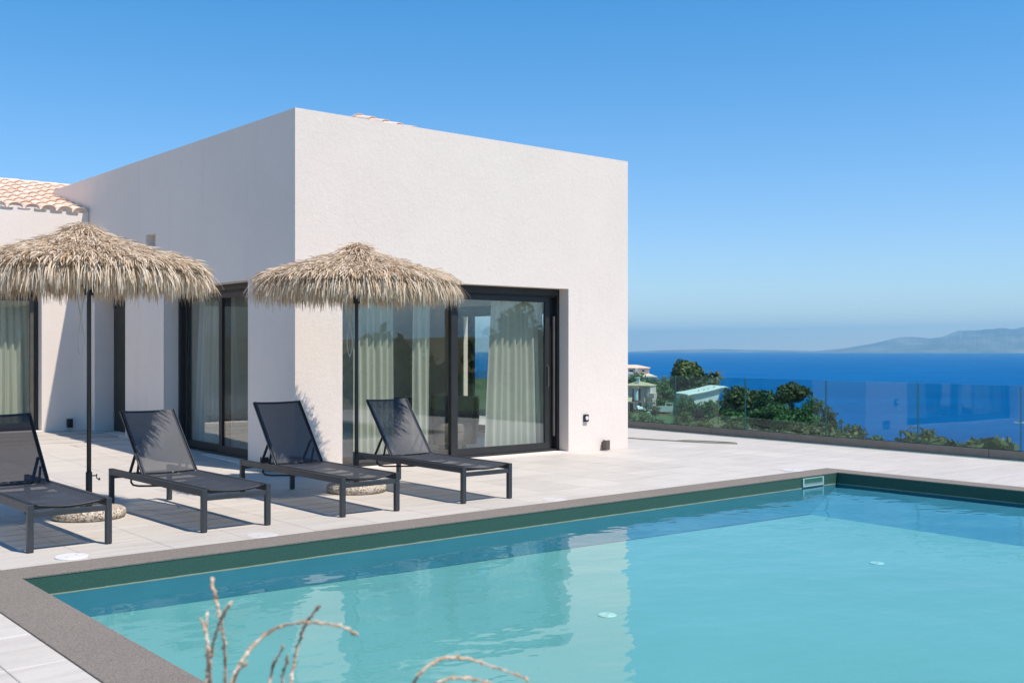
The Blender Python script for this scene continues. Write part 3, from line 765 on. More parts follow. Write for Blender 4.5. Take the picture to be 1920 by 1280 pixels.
# ------------------------------------------------------------------ sun loungers
def make_lounger(ang_deg, label, group):
    t = thing('sun_lounger', (0, 0, 0), label, 'sun lounger', group)
    Wd, Ln, H, bw = 0.64, 2.14, 0.367, 0.045
    rails = []
    for x in (0, Wd - bw):
        MB().box(x, x + bw, bw, Ln - bw, H - 0.06, H).build('side_rail', FRAME, t, bevel=0.003)
        for y in (0, Ln - bw):
            l = MB(); l.box(x, x + bw, y, y + bw, 0.006, H); lg = l.build('leg', FRAME, t, bevel=0.003)
            MB().box(x + 0.004, x + bw - 0.004, y + 0.004, y + bw - 0.004, 0.0, 0.0055).build('foot_cap', LAMPD, lg)
    for y in (0.003, Ln - bw + 0.003):
        MB().box(bw, Wd - bw, y, y + 0.035, H - 0.098, H - 0.055).build('cross_rail', FRAME, t, bevel=0.003)
    hy, hz = 1.40, H - 0.004
    # seat sling: sagging sheet between the rails
    def sheet(p, nx, ny, th):
        m = MB()
        for s_ in (0, 1):
            for j in range(ny + 1):
                for i in range(nx + 1):
                    q = p(i / nx, j / ny); m.v.append((q[0], q[1], q[2] - s_ * th))
        k = (nx + 1) * (ny + 1)
        for j in range(ny):
            for i in range(nx):
                a = j * (nx + 1) + i; m.f.append((a, a + 1, a + nx + 2, a + nx + 1))
        return m
    def seat(u, v):
        s_ = math.sin(math.pi * u)
        return (bw * 0.6 + (Wd - bw * 1.2) * u, 0.03 + (hy - 0.03) * v, H + 0.004 - s_ * (0.010 + 0.020 * math.sin(math.pi * v)) - 0.02 * s_ * max(0, 1 - v * 9))
    sheet(seat, 10, 20, 0.003).build('seat_sling', SLING, t, smooth=True)
    fe = MB(); fe.tube([(bw + 0.01 + (Wd - 2 * bw - 0.02) * k / 10, 0.032, H - 0.010 - 0.026 * math.sin(math.pi * k / 10)) for k in range(11)], 0.011, 8).build('sling_hem', LAMPD, t, smooth=True)
    for x in (bw + 0.006, Wd - bw - 0.006):
        MB().box(x - 0.006, x + 0.006, 0.03, hy - 0.02, H - 0.018, H + 0.006).build('edge_profile', FRAME, t, bevel=0.002)
    for k in range(5):
        y = 0.22 + k * 0.275
        MB().tube([(bw * 0.8, y, H - 0.045), (bw + 0.05, y, H - 0.06), (Wd - bw - 0.05, y, H - 0.06), (Wd - bw * 0.8, y, H - 0.045)], 0.010, 8).build('cross_bar', FRAME, t, smooth=True)
    # backrest
    A = R(ang_deg); ca, sa_ = math.cos(A), math.sin(A); BL = 0.80
    pt_ = lambda x, s_, o=0.0: (x, hy + s_ * ca - o * sa_, hz + s_ * sa_ + o * ca)
    for x in (bw + 0.012, Wd - bw - 0.012):
        m = MB(); m.bar(pt_(x, 0.0), pt_(x, BL), 0.020, 0.032, up=(1, 0, 0)); ob = m.build('backrest_frame', FRAME, t, bevel=0.003)
        s_ = 1 if x < Wd / 2 else -1
        m = MB(); m.bar(pt_(x + s_ * 0.015, 0.02, 0.012), pt_(x + s_ * 0.015, BL - 0.01, 0.012), 0.009, 0.012, up=(1, 0, 0)); m.bar(pt_(x, 0.0, 0.0205), pt_(x, BL - 0.004, 0.0205), 0.014, 0.008, up=(1, 0, 0)); m.build('keder_profile', KEDER, ob, bevel=0.002)
        m = MB(); m.bar(pt_(x, -0.012, 0.0), pt_(x, -0.001, 0.0), 0.024, 0.034, up=(1, 0, 0)); m.build('end_cap', WHITEP if s_ < 0 else KEDER, ob, bevel=0.002)
    MB().tube([pt_(bw + 0.01 + (Wd - 2 * bw - 0.02) * k / 8, BL, -0.006 - 0.012 * math.sin(math.pi * k / 8)) for k in range(9)], 0.011, 8).build('top_hem', LAMPD, t, smooth=True)
    def back(u, v):
        s_ = math.sin(math.pi * u)
        return pt_(bw + 0.02 + (Wd - 2 * bw - 0.04) * u, 0.015 + (BL - 0.018) * v, 0.012 - s_ * (0.010 + 0.016 * math.sin(math.pi * v)))
    sheet(back, 10, 14, 0.003).build('back_sling', SLING, t, smooth=True)
    # ratchet prop and bent handle rod
    for x in (bw + 0.03, Wd - bw - 0.03):
        m = MB(); m.bar(pt_(x, 0.30, -0.018), (x, hy + 0.40, H - 0.05), 0.012, 0.028, up=(1, 0, 0))
        m.bar(pt_(x, 0.20, -0.02), (x, hy + 0.20, H - 0.045), 0.010, 0.022, up=(1, 0, 0)); m.build('prop', LAMPD, t, bevel=0.002)
    pr = MB(); pr.tube([(bw + 0.03, hy + 0.40, H - 0.052), (Wd - bw - 0.03, hy + 0.40, H - 0.052)], 0.009, 8); pr.tube([(bw, hy + 0.02, H - 0.03), (Wd - bw, hy + 0.02, H - 0.03)], 0.010, 8); pr.build('prop_axle', LAMPD, t)
    hd = MB(); hd.tube([(bw + 0.012, hy + 0.26, H - 0.05), (bw + 0.012, hy + 0.30, H - 0.07), (bw + 0.014, hy + 0.31, H - 0.10), (bw + 0.02, hy + 0.27, H - 0.125), (bw + 0.05, hy + 0.20, H - 0.13), (bw + 0.25, hy - 0.05, H - 0.12), (Wd - bw - 0.1, hy - 0.05, H - 0.12), (Wd - bw - 0.02, hy + 0.2, H - 0.10)], 0.010, 8).build('handle_rod', LAMPD, t, smooth=True)
    return t
GL = 'black sling sun loungers in a row by the pool'
l1 = make_lounger(47.5, 'leftmost black mesh sun lounger, cut off by the picture edge', GL); l1.location = (2.39, 8.57, 0); l1.rotation_euler = (0, 0, R(0.8))
l2 = make_lounger(46, 'black mesh sun lounger beside the first umbrella pole, second from left', GL); l2.location = (3.785, 8.575, 0); l2.rotation_euler = (0, 0, R(1.0))
l3 = make_lounger(51, 'black mesh sun lounger in front of the house corner, second from right', GL); l3.location = (5.12, 8.545, 0); l3.rotation_euler = (0, 0, R(-0.4))
l4 = make_lounger(49.5, 'rightmost black mesh sun lounger, in front of the front sliding door', GL); l4.location = (6.505, 8.52, 0); l4.rotation_euler = (0, 0, R(-0.8))

# ------------------------------------------------------------------ thatched umbrellas
def strips(n, fn, width, segs=4):
    V = np.zeros((n, segs + 1, 2, 3)); 
    for i in range(n):
        P, wv = fn(i)
        for s_ in range(segs + 1):
            k = 1.0 if s_ < segs else 0.35
            V[i, s_, 0] = P[s_] - wv * width[i] * 0.5 * k; V[i, s_, 1] = P[s_] + wv * width[i] * 0.5 * k
    F = []
    for i in range(n):
        b = i * (segs + 1) * 2
        for s_ in range(segs): a = b + s_ * 2; F.append((a, a + 1, a + 3, a + 2))
    return V.reshape(-1, 3).tolist(), F
def make_umbrella(seed, label, group, lean):
    g = np.random.default_rng(seed)
    t = thing('thatched_umbrella', (0, 0, 0), label, 'umbrella', group)
    prof_r = [0.0, 0.06, 0.28, 0.66, 0.94, 1.10]; prof_z = [2.69, 2.655, 2.555, 2.43, 2.35, 2.27]
    cz = lambda r_: np.interp(r_, prof_r, prof_z)
    lx, ly = lean
    # thatch in rings from the rim to the apex
    n1 = 9000
    rr = np.sqrt(g.uniform(0.0, 1.0, n1)) * 1.03 + 0.01
    rr[:340] = g.uniform(0.0, 0.16, 340)
    th = g.uniform(0, 2 * math.pi, n1)
    kinds = np.zeros(n1, int)
    n2 = 3600
    rr2 = g.uniform(0.90, 1.075, n2); th2 = g.uniform(0, 2 * math.pi, n2)
    n3 = 2000
    rr3 = g.uniform(0.72, 1.02, n3); th3 = g.uniform(0, 2 * math.pi, n3)
    RR = np.concatenate([rr, rr2, rr3]); TH = np.concatenate([th, th2, th3]); K = np.concatenate([kinds, np.ones(n2, int), np.full(n3, 2)])
    tot = len(RR); wid = g.uniform(0.0045, 0.0105, tot)
    clump = lambda a: 0.5 + 0.5 * math.sin(a * 9 + seed) * math.sin(a * 23 + 2 * seed)
    def fn(i):
        r_, a, k = RR[i], TH[i], K[i]
        z = cz(r_); out = np.array([math.cos(a), math.sin(a), 0]); tan = np.array([-math.sin(a), math.cos(a), 0])
        slope = (cz(min(r_ + 0.05, 1.1)) - cz(max(r_ - 0.05, 0))) / (min(r_ + 0.05, 1.1) - max(r_ - 0.05, 0))
        yaw = g.normal(0, 0.34)
        if k == 0:
            Lg = g.uniform(0.08, 0.18); pit = math.atan(slope) + g.normal(0.20, 0.16); drop = g.uniform(0.3, 1.0); z += g.uniform(0.0, 0.03)
            if r_ < 0.12: yaw = g.normal(0, 1.0); pit += 0.25
        elif k == 1:
            Lg = g.uniform(0.14, 0.27) + 0.05 * clump(a); pit = math.atan(slope) - g.uniform(0.1, 0.9); drop = g.uniform(0.5, 1.5); z -= g.uniform(-0.02, 0.05)
        else:
            Lg = g.uniform(0.16, 0.30); pit = -g.uniform(0.9, 1.6); drop = 0.3; z -= g.uniform(0.03, 0.08)
        P = [np.array([r_ * math.cos(a) + lx * (z - 2.0), r_ * math.sin(a) + ly * (z - 2.0), z])]
        d0 = out * math.cos(yaw) + tan * math.sin(yaw)
        for s_ in range(4):
            p_ = pit - drop * (s_ / 4.0) ** 1.3 * 0.9
            p_ = max(p_, -1.57)
            P.append(P[-1] + (d0 * math.cos(p_) + np.array([0, 0, math.sin(p_)])) * Lg / 4)
        roll = g.normal(0, 0.6)
        side = -d0[1] * np.array([1.0, 0, 0]) + d0[0] * np.array([0, 1.0, 0])
        wv = side * math.cos(roll) + np.array([0, 0, 1.0]) * math.sin(roll)
        return P, wv
    m = MB(); m.v, m.f = strips(tot, fn, wid)
    stuff(m.build('thatch', THATCH, t, smooth=False))
    m = MB(); m.lathe([(0.02, 2.66), (0.28, 2.53), (0.66, 2.405), (0.94, 2.325), (1.08, 2.25), (1.07, 2.235), (0.9, 2.30), (0.02, 2.63)], seg=32)
    m.v = [(x + lx * (z - 2), y + ly * (z - 2), z) for x, y, z in m.v]
    cv = m.build('canopy_backing', plain('thatch_backing', (0.20, 0.14, 0.085), 0.95, var=0.2), t)
    for k in range(8):
        a = 2 * math.pi * (k + 0.5) / 8; c_, s_ = math.cos(a), math.sin(a)
        MB().tube([(0.03 * c_ + lx * .58, 0.03 * s_ + ly * .58, 2.58), (1.04 * c_ + lx * .21, 1.04 * s_ + ly * .21, 2.21)], 0.010, 6).build('rib', FRAME, t)
        MB().tube([(0.03 * c_, 0.03 * s_, 2.12), (0.55 * c_ + lx * .38, 0.55 * s_ + ly * .38, 2.385)], 0.007, 6).build('strut', FRAME, t)
    MB().tube([(0, 0, 0.35), (0, 0, 2.2), (lx * .5, ly * .5, 2.64)], 0.0205, 14).build('pole', FRAME, t, smooth=True)
    MB().lathe([(0.02, 2.05), (0.04, 2.05), (0.045, 2.09), (0.045, 2.14), (0.03, 2.16), (0.02, 2.16)], seg=16).build('hub', LAMPD, t)
    sl = MB(); sl.lathe([(0.021, 0.42), (0.0285, 0.42), (0.0285, 0.085), (0.06, 0.082), (0.06, 0.07), (0, 0.07)], seg=18); slv = sl.build('base_sleeve', LAMPD, t)
    kb = MB(); kb.tube([(0.028, -0.01, 0.385), (0.062, -0.025, 0.385)], 0.006, 8); kb.tube([(0.062, -0.025, 0.40), (0.062, -0.025, 0.36), (0.075, -0.03, 0.352)], 0.005, 8); kb.tube([(0.075, -0.03, 0.352), (0.09, -0.036, 0.352)], 0.011, 8); kb.build('clamp_screw', LAMPD, slv)
    MB().lathe([(0, 0.002), (0.30, 0.002), (0.318, 0.012), (0.327, 0.045), (0.318, 0.074), (0.295, 0.090), (0.26, 0.094), (0, 0.096)], seg=48).build('concrete_base', BASEC, t, smooth=True)
    # white draw cord: twisted pair ending in a loop
    cx, cy = -0.085 * CA, 0.085 * SA
    right, z_t = Vector((CA, -SA, 0)), 2.06
    c0 = Vector((-0.07 * CA, 0.07 * SA, 0)) - Vector((SA, CA, 0)) * 0.02
    pts = []
    for k in range(25):
        s_ = k / 24
        if s_ < 0.42: u = s_ / 0.42; off = 0.045 * (1 - u) - 0.0; z = 2.12 - 0.27 * u
        else:
            u = (s_ - 0.42) / 0.58; off = -0.042 * math.sin(math.pi * min(1, u * 1.0)) * (0.35 + 0.65 * u); z = 1.85 - 0.38 * u
        pts.append(tuple(c0 + right * off + Vector((0, 0, z))))
    pts2 = [tuple(2 * c0 + Vector((0, 0, 2 * p[2])) - Vector(p)) for p in pts]
    MB().tube(pts, 0.005, 6).tube(pts2, 0.005, 6).build('draw_cord', CORD, t, smooth=True)
    return t
GU = 'thatched umbrellas between the loungers'
u1 = make_umbrella(11, 'larger looking thatched umbrella at the left, in front of the shaded wall', GU, (-0.075, 0.055)); u1.location = (3.34, 10.06, 0)
u2 = make_umbrella(29, 'thatched umbrella in front of the white house corner', GU, (0.01, 0.0)); u2.location = (6.19, 10.02, 0)

# ------------------------------------------------------------------ vegetation
LEAF = {
    'dark': m_leaf('dark_green_leaves', [(0.0203, 0.0451, 0.0149), (0.0446, 0.0902, 0.0261), (0.081, 0.1398, 0.0373), (0.1519, 0.1916, 0.0559)]),
    'mid': m_leaf('mid_green_leaves', [(0.0302, 0.0714, 0.0173), (0.066, 0.1426, 0.0347), (0.1131, 0.2098, 0.052), (0.1979, 0.2622, 0.078)]),
    'olive': m_leaf('olive_brown_leaves', [(0.0343, 0.0486, 0.0144), (0.0858, 0.1042, 0.0316), (0.1482, 0.1475, 0.046), (0.234, 0.1997, 0.0646)]),
    'pale': m_leaf('pale_green_leaves', [(0.0726, 0.1249, 0.0364), (0.1254, 0.1983, 0.0668), (0.198, 0.2792, 0.1093)]),
    'red': m_leaf('dark_red_leaves', [(0.0234, 0.0138, 0.012), (0.0585, 0.0248, 0.0215), (0.091, 0.0482, 0.0299)]),
    'gold': m_leaf('yellow_green_leaves', [(0.0759, 0.0985, 0.0233), (0.1518, 0.169, 0.0407), (0.253, 0.2393, 0.0582)]),
}
def leaves(blobs, n, size, seed, up=0.3):
    g = np.random.default_rng(seed)
    B = np.array(blobs); vol = B[:, 3] * B[:, 4] * B[:, 5]; idx = g.choice(len(B), n, p=vol / vol.sum())
    d = g.normal(size=(n, 3)); d /= np.linalg.norm(d, axis=1)[:, None]
    r_ = g.uniform(0.05, 1, n) ** 0.42 * g.choice([1.0, 1.12], n, p=[0.85, 0.15])
    c = B[idx, :3] + d * r_[:, None] * B[idx, 3:6]
    nrm = d * 0.9 + g.normal(size=(n, 3)) * 0.7 + np.array([0, 0, up]); nrm /= np.linalg.norm(nrm, axis=1)[:, None]
    a = np.cross(nrm, g.normal(size=(n, 3))); a /= np.linalg.norm(a, axis=1)[:, None]; b = np.cross(nrm, a)
    s_ = size * g.uniform(0.55, 1.3, n)[:, None]
    V = np.stack([c - a * s_, c - b * s_ * 0.6, c + a * s_, c + b * s_ * 0.6], 1).reshape(-1, 3)
    F = np.arange(n * 4).reshape(-1, 4)
    return V.tolist(), [tuple(f) for f in F.tolist()]
def tree(name, label, b, d, h, wd, z=None, leaf='dark', n=1500, seed=1, trunk=0.3, size=None, cat='tree', group=None, dx=None, shape='round'):
    x, y = polar(b, d) if dx is None else dx
    if z is None: z = tz(b, d)
    g = np.random.default_rng(seed * 13 + 5)
    t = thing(name, (x, y, z - 0.15), label, cat, group)
    blobs = []; k = 9 if shape == 'round' else 14
    for i in range(k):
        a = g.uniform(0, 2 * math.pi); q = g.uniform(0.15, 0.62) * wd / 2
        hh = h * g.uniform(max(0.08, trunk * 1.2), 0.82)
        f = 1.0 - 0.35 * abs(hh / h - 0.55)
        s_ = g.uniform(0.20, 0.36) * wd * f if shape == 'round' else g.uniform(0.12, 0.24) * wd
        if shape == 'tall': q *= 0.9 * (1.15 - hh / h)
        blobs.append((math.cos(a) * q, math.sin(a) * q, hh, s_, s_, s_ * g.uniform(0.55, 0.85)))
    blobs.append((0, 0, h * 0.84, wd * 0.2, wd * 0.2, h * 0.15)); 
    if trunk < 0.08: blobs.append((0, 0, h * 0.3, wd * 0.42, wd * 0.42, h * 0.3))
    tr = MB(); rt_ = max(0.06, wd * 0.035)
    tr.tube([(0, 0, -0.2), (g.normal(0, .04) * wd, g.normal(0, .04) * wd, h * 0.25), (g.normal(0, .05) * wd, g.normal(0, .05) * wd, h * 0.5), (0, 0, h * 0.78)], [rt_ * 1.3, rt_, rt_ * 0.75, rt_ * 0.25], 7)
    for bl in blobs[:6]:
        tr.tube([(0, 0, h * (0.2 + 0.3 * g.uniform())), (bl[0] * 0.5, bl[1] * 0.5, bl[2] * 0.8), (bl[0], bl[1], bl[2])], [rt_ * 0.6, rt_ * 0.4, rt_ * 0.12], 5)
    tr.build('trunk', BARK, t, smooth=True)
    m = MB(); m.v, m.f = leaves(blobs, n, size or wd * 0.055, seed)
    m.build('crown', LEAF[leaf], t)
    return t
def pb_(px): return math.degrees(math.atan((px - 960) / 2000))
def T(px, d, ytop, ybase, wpx, label, leaf='dark', n=1500, name='bushy_tree', trunk=0.3, cat='tree', seed=None, shape='round'):
    z = HC - (ybase - 655) * d / 2000; h = (ybase - ytop) * d / 2000; wd = wpx * d / 2000
    b = pb_(px); zt = tz(b, d)
    if z > zt: h += z - zt; z = zt
    tree(name, label, b, d, h, wd, z, leaf, n, seed or int(px), trunk, None, cat, 'trees and shrubs on the hillside', None, shape)
T(1295, 232, 674, 748, 88, 'tallest dark tree on the hillside, right of the pink villa, standing against the sea', 'dark', 4200, 'eucalyptus_tree', 0.10)
T(1322, 240, 700, 748, 52, 'dark rounded tree attached to the right of the tallest hillside tree', 'dark', 1600, trunk=0.1)
T(1262, 238, 706, 750, 46, 'dark bushy tree attached to the left of the tallest hillside tree', 'dark', 1500, trunk=0.1)
T(1247, 212, 712, 768, 50, 'dense green tree rising directly behind the lawn by the pink villa', 'mid', 1900, trunk=0.1)
T(1192, 290, 701, 724, 60, 'low green hedge of trees between the two villas, against the house wall', 'mid', 1200, 'green_hedge', 0.03, 'hedge')
T(1226, 290, 704, 728, 46, 'green shrub below the porch of the upper villa', 'mid', 1100, 'green_shrub', 0.03, 'shrub')
T(1244, 300, 702, 722, 26, 'small grey green bush on the skyline left of the tallest tree', 'pale', 500, 'small_bush', 0.05, 'shrub')
T(1280, 190, 737, 768, 44, 'pale green feathery shrub beside the white curved roof building', 'pale', 1300, 'pale_shrub', 0.05, 'shrub')
T(1300, 185, 752, 776, 40, 'dark green shrub in front of the white curved roof building, at its left', 'dark', 900, 'dark_shrub', 0.05, 'shrub')
T(1330, 182, 751, 780, 52, 'broad green hedge below the middle of the white curved roof building', 'mid', 1200, 'green_hedge', 0.03, 'hedge')
T(1458, 150, 733, 800, 56, 'rounded olive tree between the second dense crown and the loose crowned tree', 'olive', 2200, trunk=0.02)
T(1522, 134, 737, 808, 50, 'rounded green tree on the ridge just right of the loose crowned tree', 'mid', 2000, trunk=0.02)
T(1366, 176, 742, 795, 44, 'olive green tree covering the right end of the white curved roof', 'olive', 1500, trunk=0.08)
T(1392, 168, 722, 795, 84, 'dense dark tree, first crown right of the white curved roof building', 'olive', 3400, trunk=0.02)
T(1436, 162, 726, 797, 76, 'dense dark tree, second crown right of the white curved roof building', 'dark', 3400, trunk=0.02)
T(1487, 145, 711, 800, 70, 'tall loose crowned tree, highest right of the white curved roof building', 'olive', 2600, 'loose_tree', 0.10)
T(1460, 140, 752, 803, 50, 'dark green tree below and left of the loose crowned tall tree', 'mid', 2400, trunk=0.0)
T(1512, 128, 748, 809, 50, 'dark green tree below and right of the loose crowned tall tree', 'mid', 2400, trunk=0.0)
T(1552, 118, 757, 815, 44, 'last green tree on the falling ridge before the open sea', 'olive', 2200, trunk=0.02)
T(1335, 168, 772, 797, 60, 'dense green thicket below the red shrub and the white curved roof', 'mid', 1400, 'green_thicket', 0.0, 'shrub')
T(1490, 134, 775, 810, 80, 'broad green thicket at the foot of the loose crowned tall tree', 'mid', 2000, 'green_thicket', 0.0, 'shrub', seed=91)
T(1440, 148, 765, 805, 80, 'broad dark thicket between the dense dark trees and the loose crowned tree', 'dark', 2000, 'green_thicket', 0.0, 'shrub', seed=92)
T(1405, 150, 768, 803, 70, 'broad green thicket at the foot of the two dense dark trees', 'mid', 1700, 'green_thicket', 0.03, 'shrub')
T(1365, 160, 768, 795, 46, 'green thicket between the red shrub and the dense dark trees', 'mid', 1200, 'green_thicket', 0.03, 'shrub')
T(1312, 165, 764, 786, 32, 'dark red leaved shrub at the right of the lawn', 'red', 800, 'red_shrub', 0.03, 'shrub')
T(1286, 160, 768, 792, 30, 'yellow green rounded shrub at the right edge of the lawn', 'gold', 800, 'round_shrub', 0.03, 'shrub')
T(1268, 158, 772, 791, 24, 'dark rounded shrub at the edge of the lawn, left of the yellow green one', 'olive', 700, 'round_shrub', 0.03, 'shrub')
T(1205, 150, 772, 797, 50, 'scrubby grey green bush in front of the pink villa loungers', 'pale', 800, 'scrubby_bush', 0.03, 'shrub')
T(1228, 195, 744, 776, 24, 'dark broad leaved plant against the right wall of the pink villa', 'dark', 900, 'broad_plant', 0.05, 'shrub')
T(1212, 198, 738, 770, 16, 'climbing green plant on the front of the pink villa', 'mid', 500, 'climbing_plant', 0.05, 'shrub')
T(1602, 98, 797, 829, 60, 'low olive shrub on the lower ridge below the last green tree', 'olive', 1300, 'low_shrub', 0.03, 'shrub')
T(1640, 90, 812, 838, 46, 'low spreading shrub at the right end of the visible slope', 'mid', 900, 'low_shrub', 0.03, 'shrub')
T(1748, 70, 797, 846, 40, 'lone olive bush standing alone against the sea behind the glass', 'olive', 1500, 'lone_bush', 0.06, 'shrub')
T(1812, 62, 826, 852, 56, 'low bush right of the lone olive bush, barely above the channel', 'olive', 900, 'low_shrub', 0.03, 'shrub')
T(1578, 104, 780, 822, 26, 'narrow green shrub right of the last green tree', 'mid', 700, 'narrow_shrub', 0.05, 'shrub')
# palm
px_, d_ = 1342, 236; x, y = polar(pb_(px_), d_); zb_ = tz(pb_(px_), d_); ztop = HC - (707 - 655) * d_ / 2000
palm = thing('palm_tree', (x, y, zb_), 'palm tree with pale green fronds behind the white curved roof', 'tree', 'trees and shrubs on the hillside')
hh = ztop - zb_
MB().tube([(0, 0, -0.2), (0.1, 0, hh * .5), (0, 0.05, hh)], [0.28, 0.22, 0.2], 8).build('trunk', BARK, palm, smooth=True)
g = np.random.default_rng(5); pm = MB()
for k in range(34):
    a = g.uniform(0, 6.283); pit = g.uniform(-0.3, 1.2); Lg = g.uniform(2.0, 3.0); p = np.array([0, 0, hh]); dh = np.array([math.cos(a), math.sin(a), 0]); sd_ = np.array([-dh[1], dh[0], 0]); rows_ = []
    for s_ in range(7):
        rows_.append((p.copy(), 0.30 * math.sin(math.pi * (0.12 + 0.85 * s_ / 6)))); pp = pit - 1.5 * (s_ / 6) ** 1.2; p = p + (dh * math.cos(pp) + np.array([0, 0, math.sin(pp)])) * Lg / 6
    for q in range(6):
        for sg in (-1, 1):
            (p0, w0), (p1, w1) = rows_[q], rows_[q + 1]; dn = np.array([0, 0, -0.5])
            pm.quad(p0, p1, p1 + (sd_ * sg + dn) * w1, p0 + (sd_ * sg + dn) * w0)
pm.build('crown', LEAF['gold'], palm)
# scrub on the slope
g = np.random.default_rng(21); bl = []
for k in range(520):
    b = g.uniform(4.5, 26); d = g.uniform(45, 340); dc = np.interp(b, *zip(*DC))
    if d > dc + 15: continue
    if 7.3 < b < 9.9 and 152 < d < 206: continue
    x, y = polar(b, d); s_ = g.uniform(0.4, 1.3) * (0.7 + d / 250)
    bl.append((x, y, tz(b, d) + 0.2 * s_, s_, s_, s_ * 0.6))
m = MB(); m.v, m.f = leaves(bl, 26000, 0.26, 4)
o = stuff(m.build('scrub', LEAF['olive'])); o['label'] = 'low dry scrub scattered over the slope beyond the railing'
# lawn
m = MB(); LB = np.linspace(7.2, 9.7, 12); LD = np.linspace(156, 204, 14)
for d in LD:
    for b in LB: x, y = polar(b, d); m.v.append((x, y, tz(b, d) + 0.14))
for i in range(len(LD) - 1):
    for j in range(len(LB) - 1): a = i * len(LB) + j; m.f.append((a, a + 1, a + len(LB) + 1, a + len(LB)))
struct(m.build('lawn', plain('lawn_grass', (0.055, 0.105, 0.018), 0.9, var=0.25, sc=0.6), smooth=True))
# trees beyond the railing on the right side of the terrace: the glass doors mirror them
for k, (x, y, top, wd_, lf) in enumerate(((33.0, -14.7, 4.2, 3.4, 'dark'), (27.0, -17.5, 1.9, 5.5, 'mid'), (30.0, -21.0, 2.4, 6.0, 'dark'), (35.5, -18.0, 2.6, 5.0, 'mid'), (39.0, -14.0, 2.3, 6.0, 'dark'), (36.0, -9.5, 1.9, 5.0, 'mid'))):
    desc = ('tall loose crowned', 'low green', 'wide dark', 'small green', 'broad dark', 'rounded green')[k]
    wb = math.degrees(math.atan2(x, y)) - 40; z = tz(wb, math.hypot(x, y))
    tree('garden_tree', desc + ' garden tree beyond the pool, seen mirrored in the glass doors', wb, 30, top - z, wd_, z, lf, 1500, 60 + k, 0.25 if k else 0.45, None, 'tree', 'garden trees mirrored in the doors', (x, y))

# ------------------------------------------------------------------ far buildings
VW = plain('cream_villa_wall', (0.80, 0.70, 0.58), 0.9, sc=1); VP = plain('pink_villa_wall', (0.76, 0.46, 0.36), 0.9, sc=1); VR = plain('pale_terracotta_roof', (0.72, 0.54, 0.40), 0.9, var=0.15, sc=2)
VY = plain('ochre_roof', (0.66, 0.46, 0.26), 0.9, var=0.15, sc=2); DK = plain('dark_window', (0.03, 0.03, 0.035), 0.3); VWH = plain('white_villa_paint', (0.74, 0.73, 0.70), 0.8)
def yaw_to(b): return -R(40) - R(b)     # local +Y points away from the viewer
def hip(mb, x0, x1, y0, y1, z0, z1, ov=0.4, th=0.15):
    x0 -= ov; x1 += ov; y0 -= ov; y1 += ov; k = min((x1 - x0), (y1 - y0)) / 2 * 0.95; ym = (y0 + y1) / 2; xm = (x0 + x1) / 2
    i = len(mb.v)
    if x1 - x0 > y1 - y0: top = [(x0 + k, ym, z1), (x1 - k, ym, z1)]
    else: top = [(xm, y0 + k, z1), (xm, y1 - k, z1)]
    mb.v += [(x0, y0, z0), (x1, y0, z0), (x1, y1, z0), (x0, y1, z0), (x0, y0, z0 + th), (x1, y0, z0 + th), (x1, y1, z0 + th), (x0, y1, z0 + th)] + top
    q = [(3, 2, 1, 0), (0, 1, 5, 4), (1, 2, 6, 5), (2, 3, 7, 6), (3, 0, 4, 7)]
    q += [(4, 5, 9, 8), (5, 6, 9), (6, 7, 8, 9), (7, 4, 8)] if x1 - x0 > y1 - y0 else [(4, 5, 8), (5, 6, 9, 8), (6, 7, 9), (7, 4, 8, 9)]
    mb.f += [tuple(i + a for a in f) for f in q]
d = 330; sc = d / 2000; px0 = 1195; b = pb_(px0); x, y = polar(b, d); Z = lambda yy: HC - (yy - 655) * sc; U = lambda p: (p - px0) * sc
va = thing('cream_villa', (x, y, 0), 'cream villa with pale tiled hip roof and porch, higher on the hill by the sea', 'house', 'villas on the hillside', yaw_to(b))
MB().box(U(1150), U(1217), 0, 8, Z(726), Z(690.5)).build('wall', VW, va)
r_ = MB(); hip(r_, U(1150), U(1217), 0, 8, Z(690.5) + 0.003, Z(684)); r_.build('roof', VR, va)
for a, b2, c, e in ((1179, 1188, 693, 697.5), (1203, 1209, 693, 697)):
    wv = MB(); wv.box(U(a), U(b2), -0.06, 0.0, Z(e), Z(c)); wo_ = wv.build('window', VWH, va)
    MB().box(U(a) + .12, U(b2) - .12, -0.09, -0.061, Z(e) + .12, Z(c) - .12).build('pane', DK, wo_)
MB().box(U(1191), U(1196), -1.0, -0.02, Z(712), Z(690)).build('chimney', VWH, va)
MB().box(U(1176), U(1196), -0.8, -0.02, Z(712), Z(699)).build('balcony', VWH, va)
pr_ = MB(); i0 = 0; pr_.v = [(U(1200), -2.2, Z(706)), (U(1232), -2.2, Z(706)), (U(1232), 6, Z(706)), (U(1217.2), 6, Z(701)), (U(1217.2), -0.02, Z(701)), (U(1200), -0.02, Z(701))]
pr_.f = [(0, 1, 4, 5), (1, 2, 3, 4)]; po = pr_.build('porch_roof', VR, va); md = po.modifiers.new('thick', 'SOLIDIFY'); md.thickness = 0.2
for p in (1226.5, 1230.5): MB().box(U(p), U(p) + 0.3, -2.0, -1.7, Z(726), Z(706)).build('porch_column', VW, va)

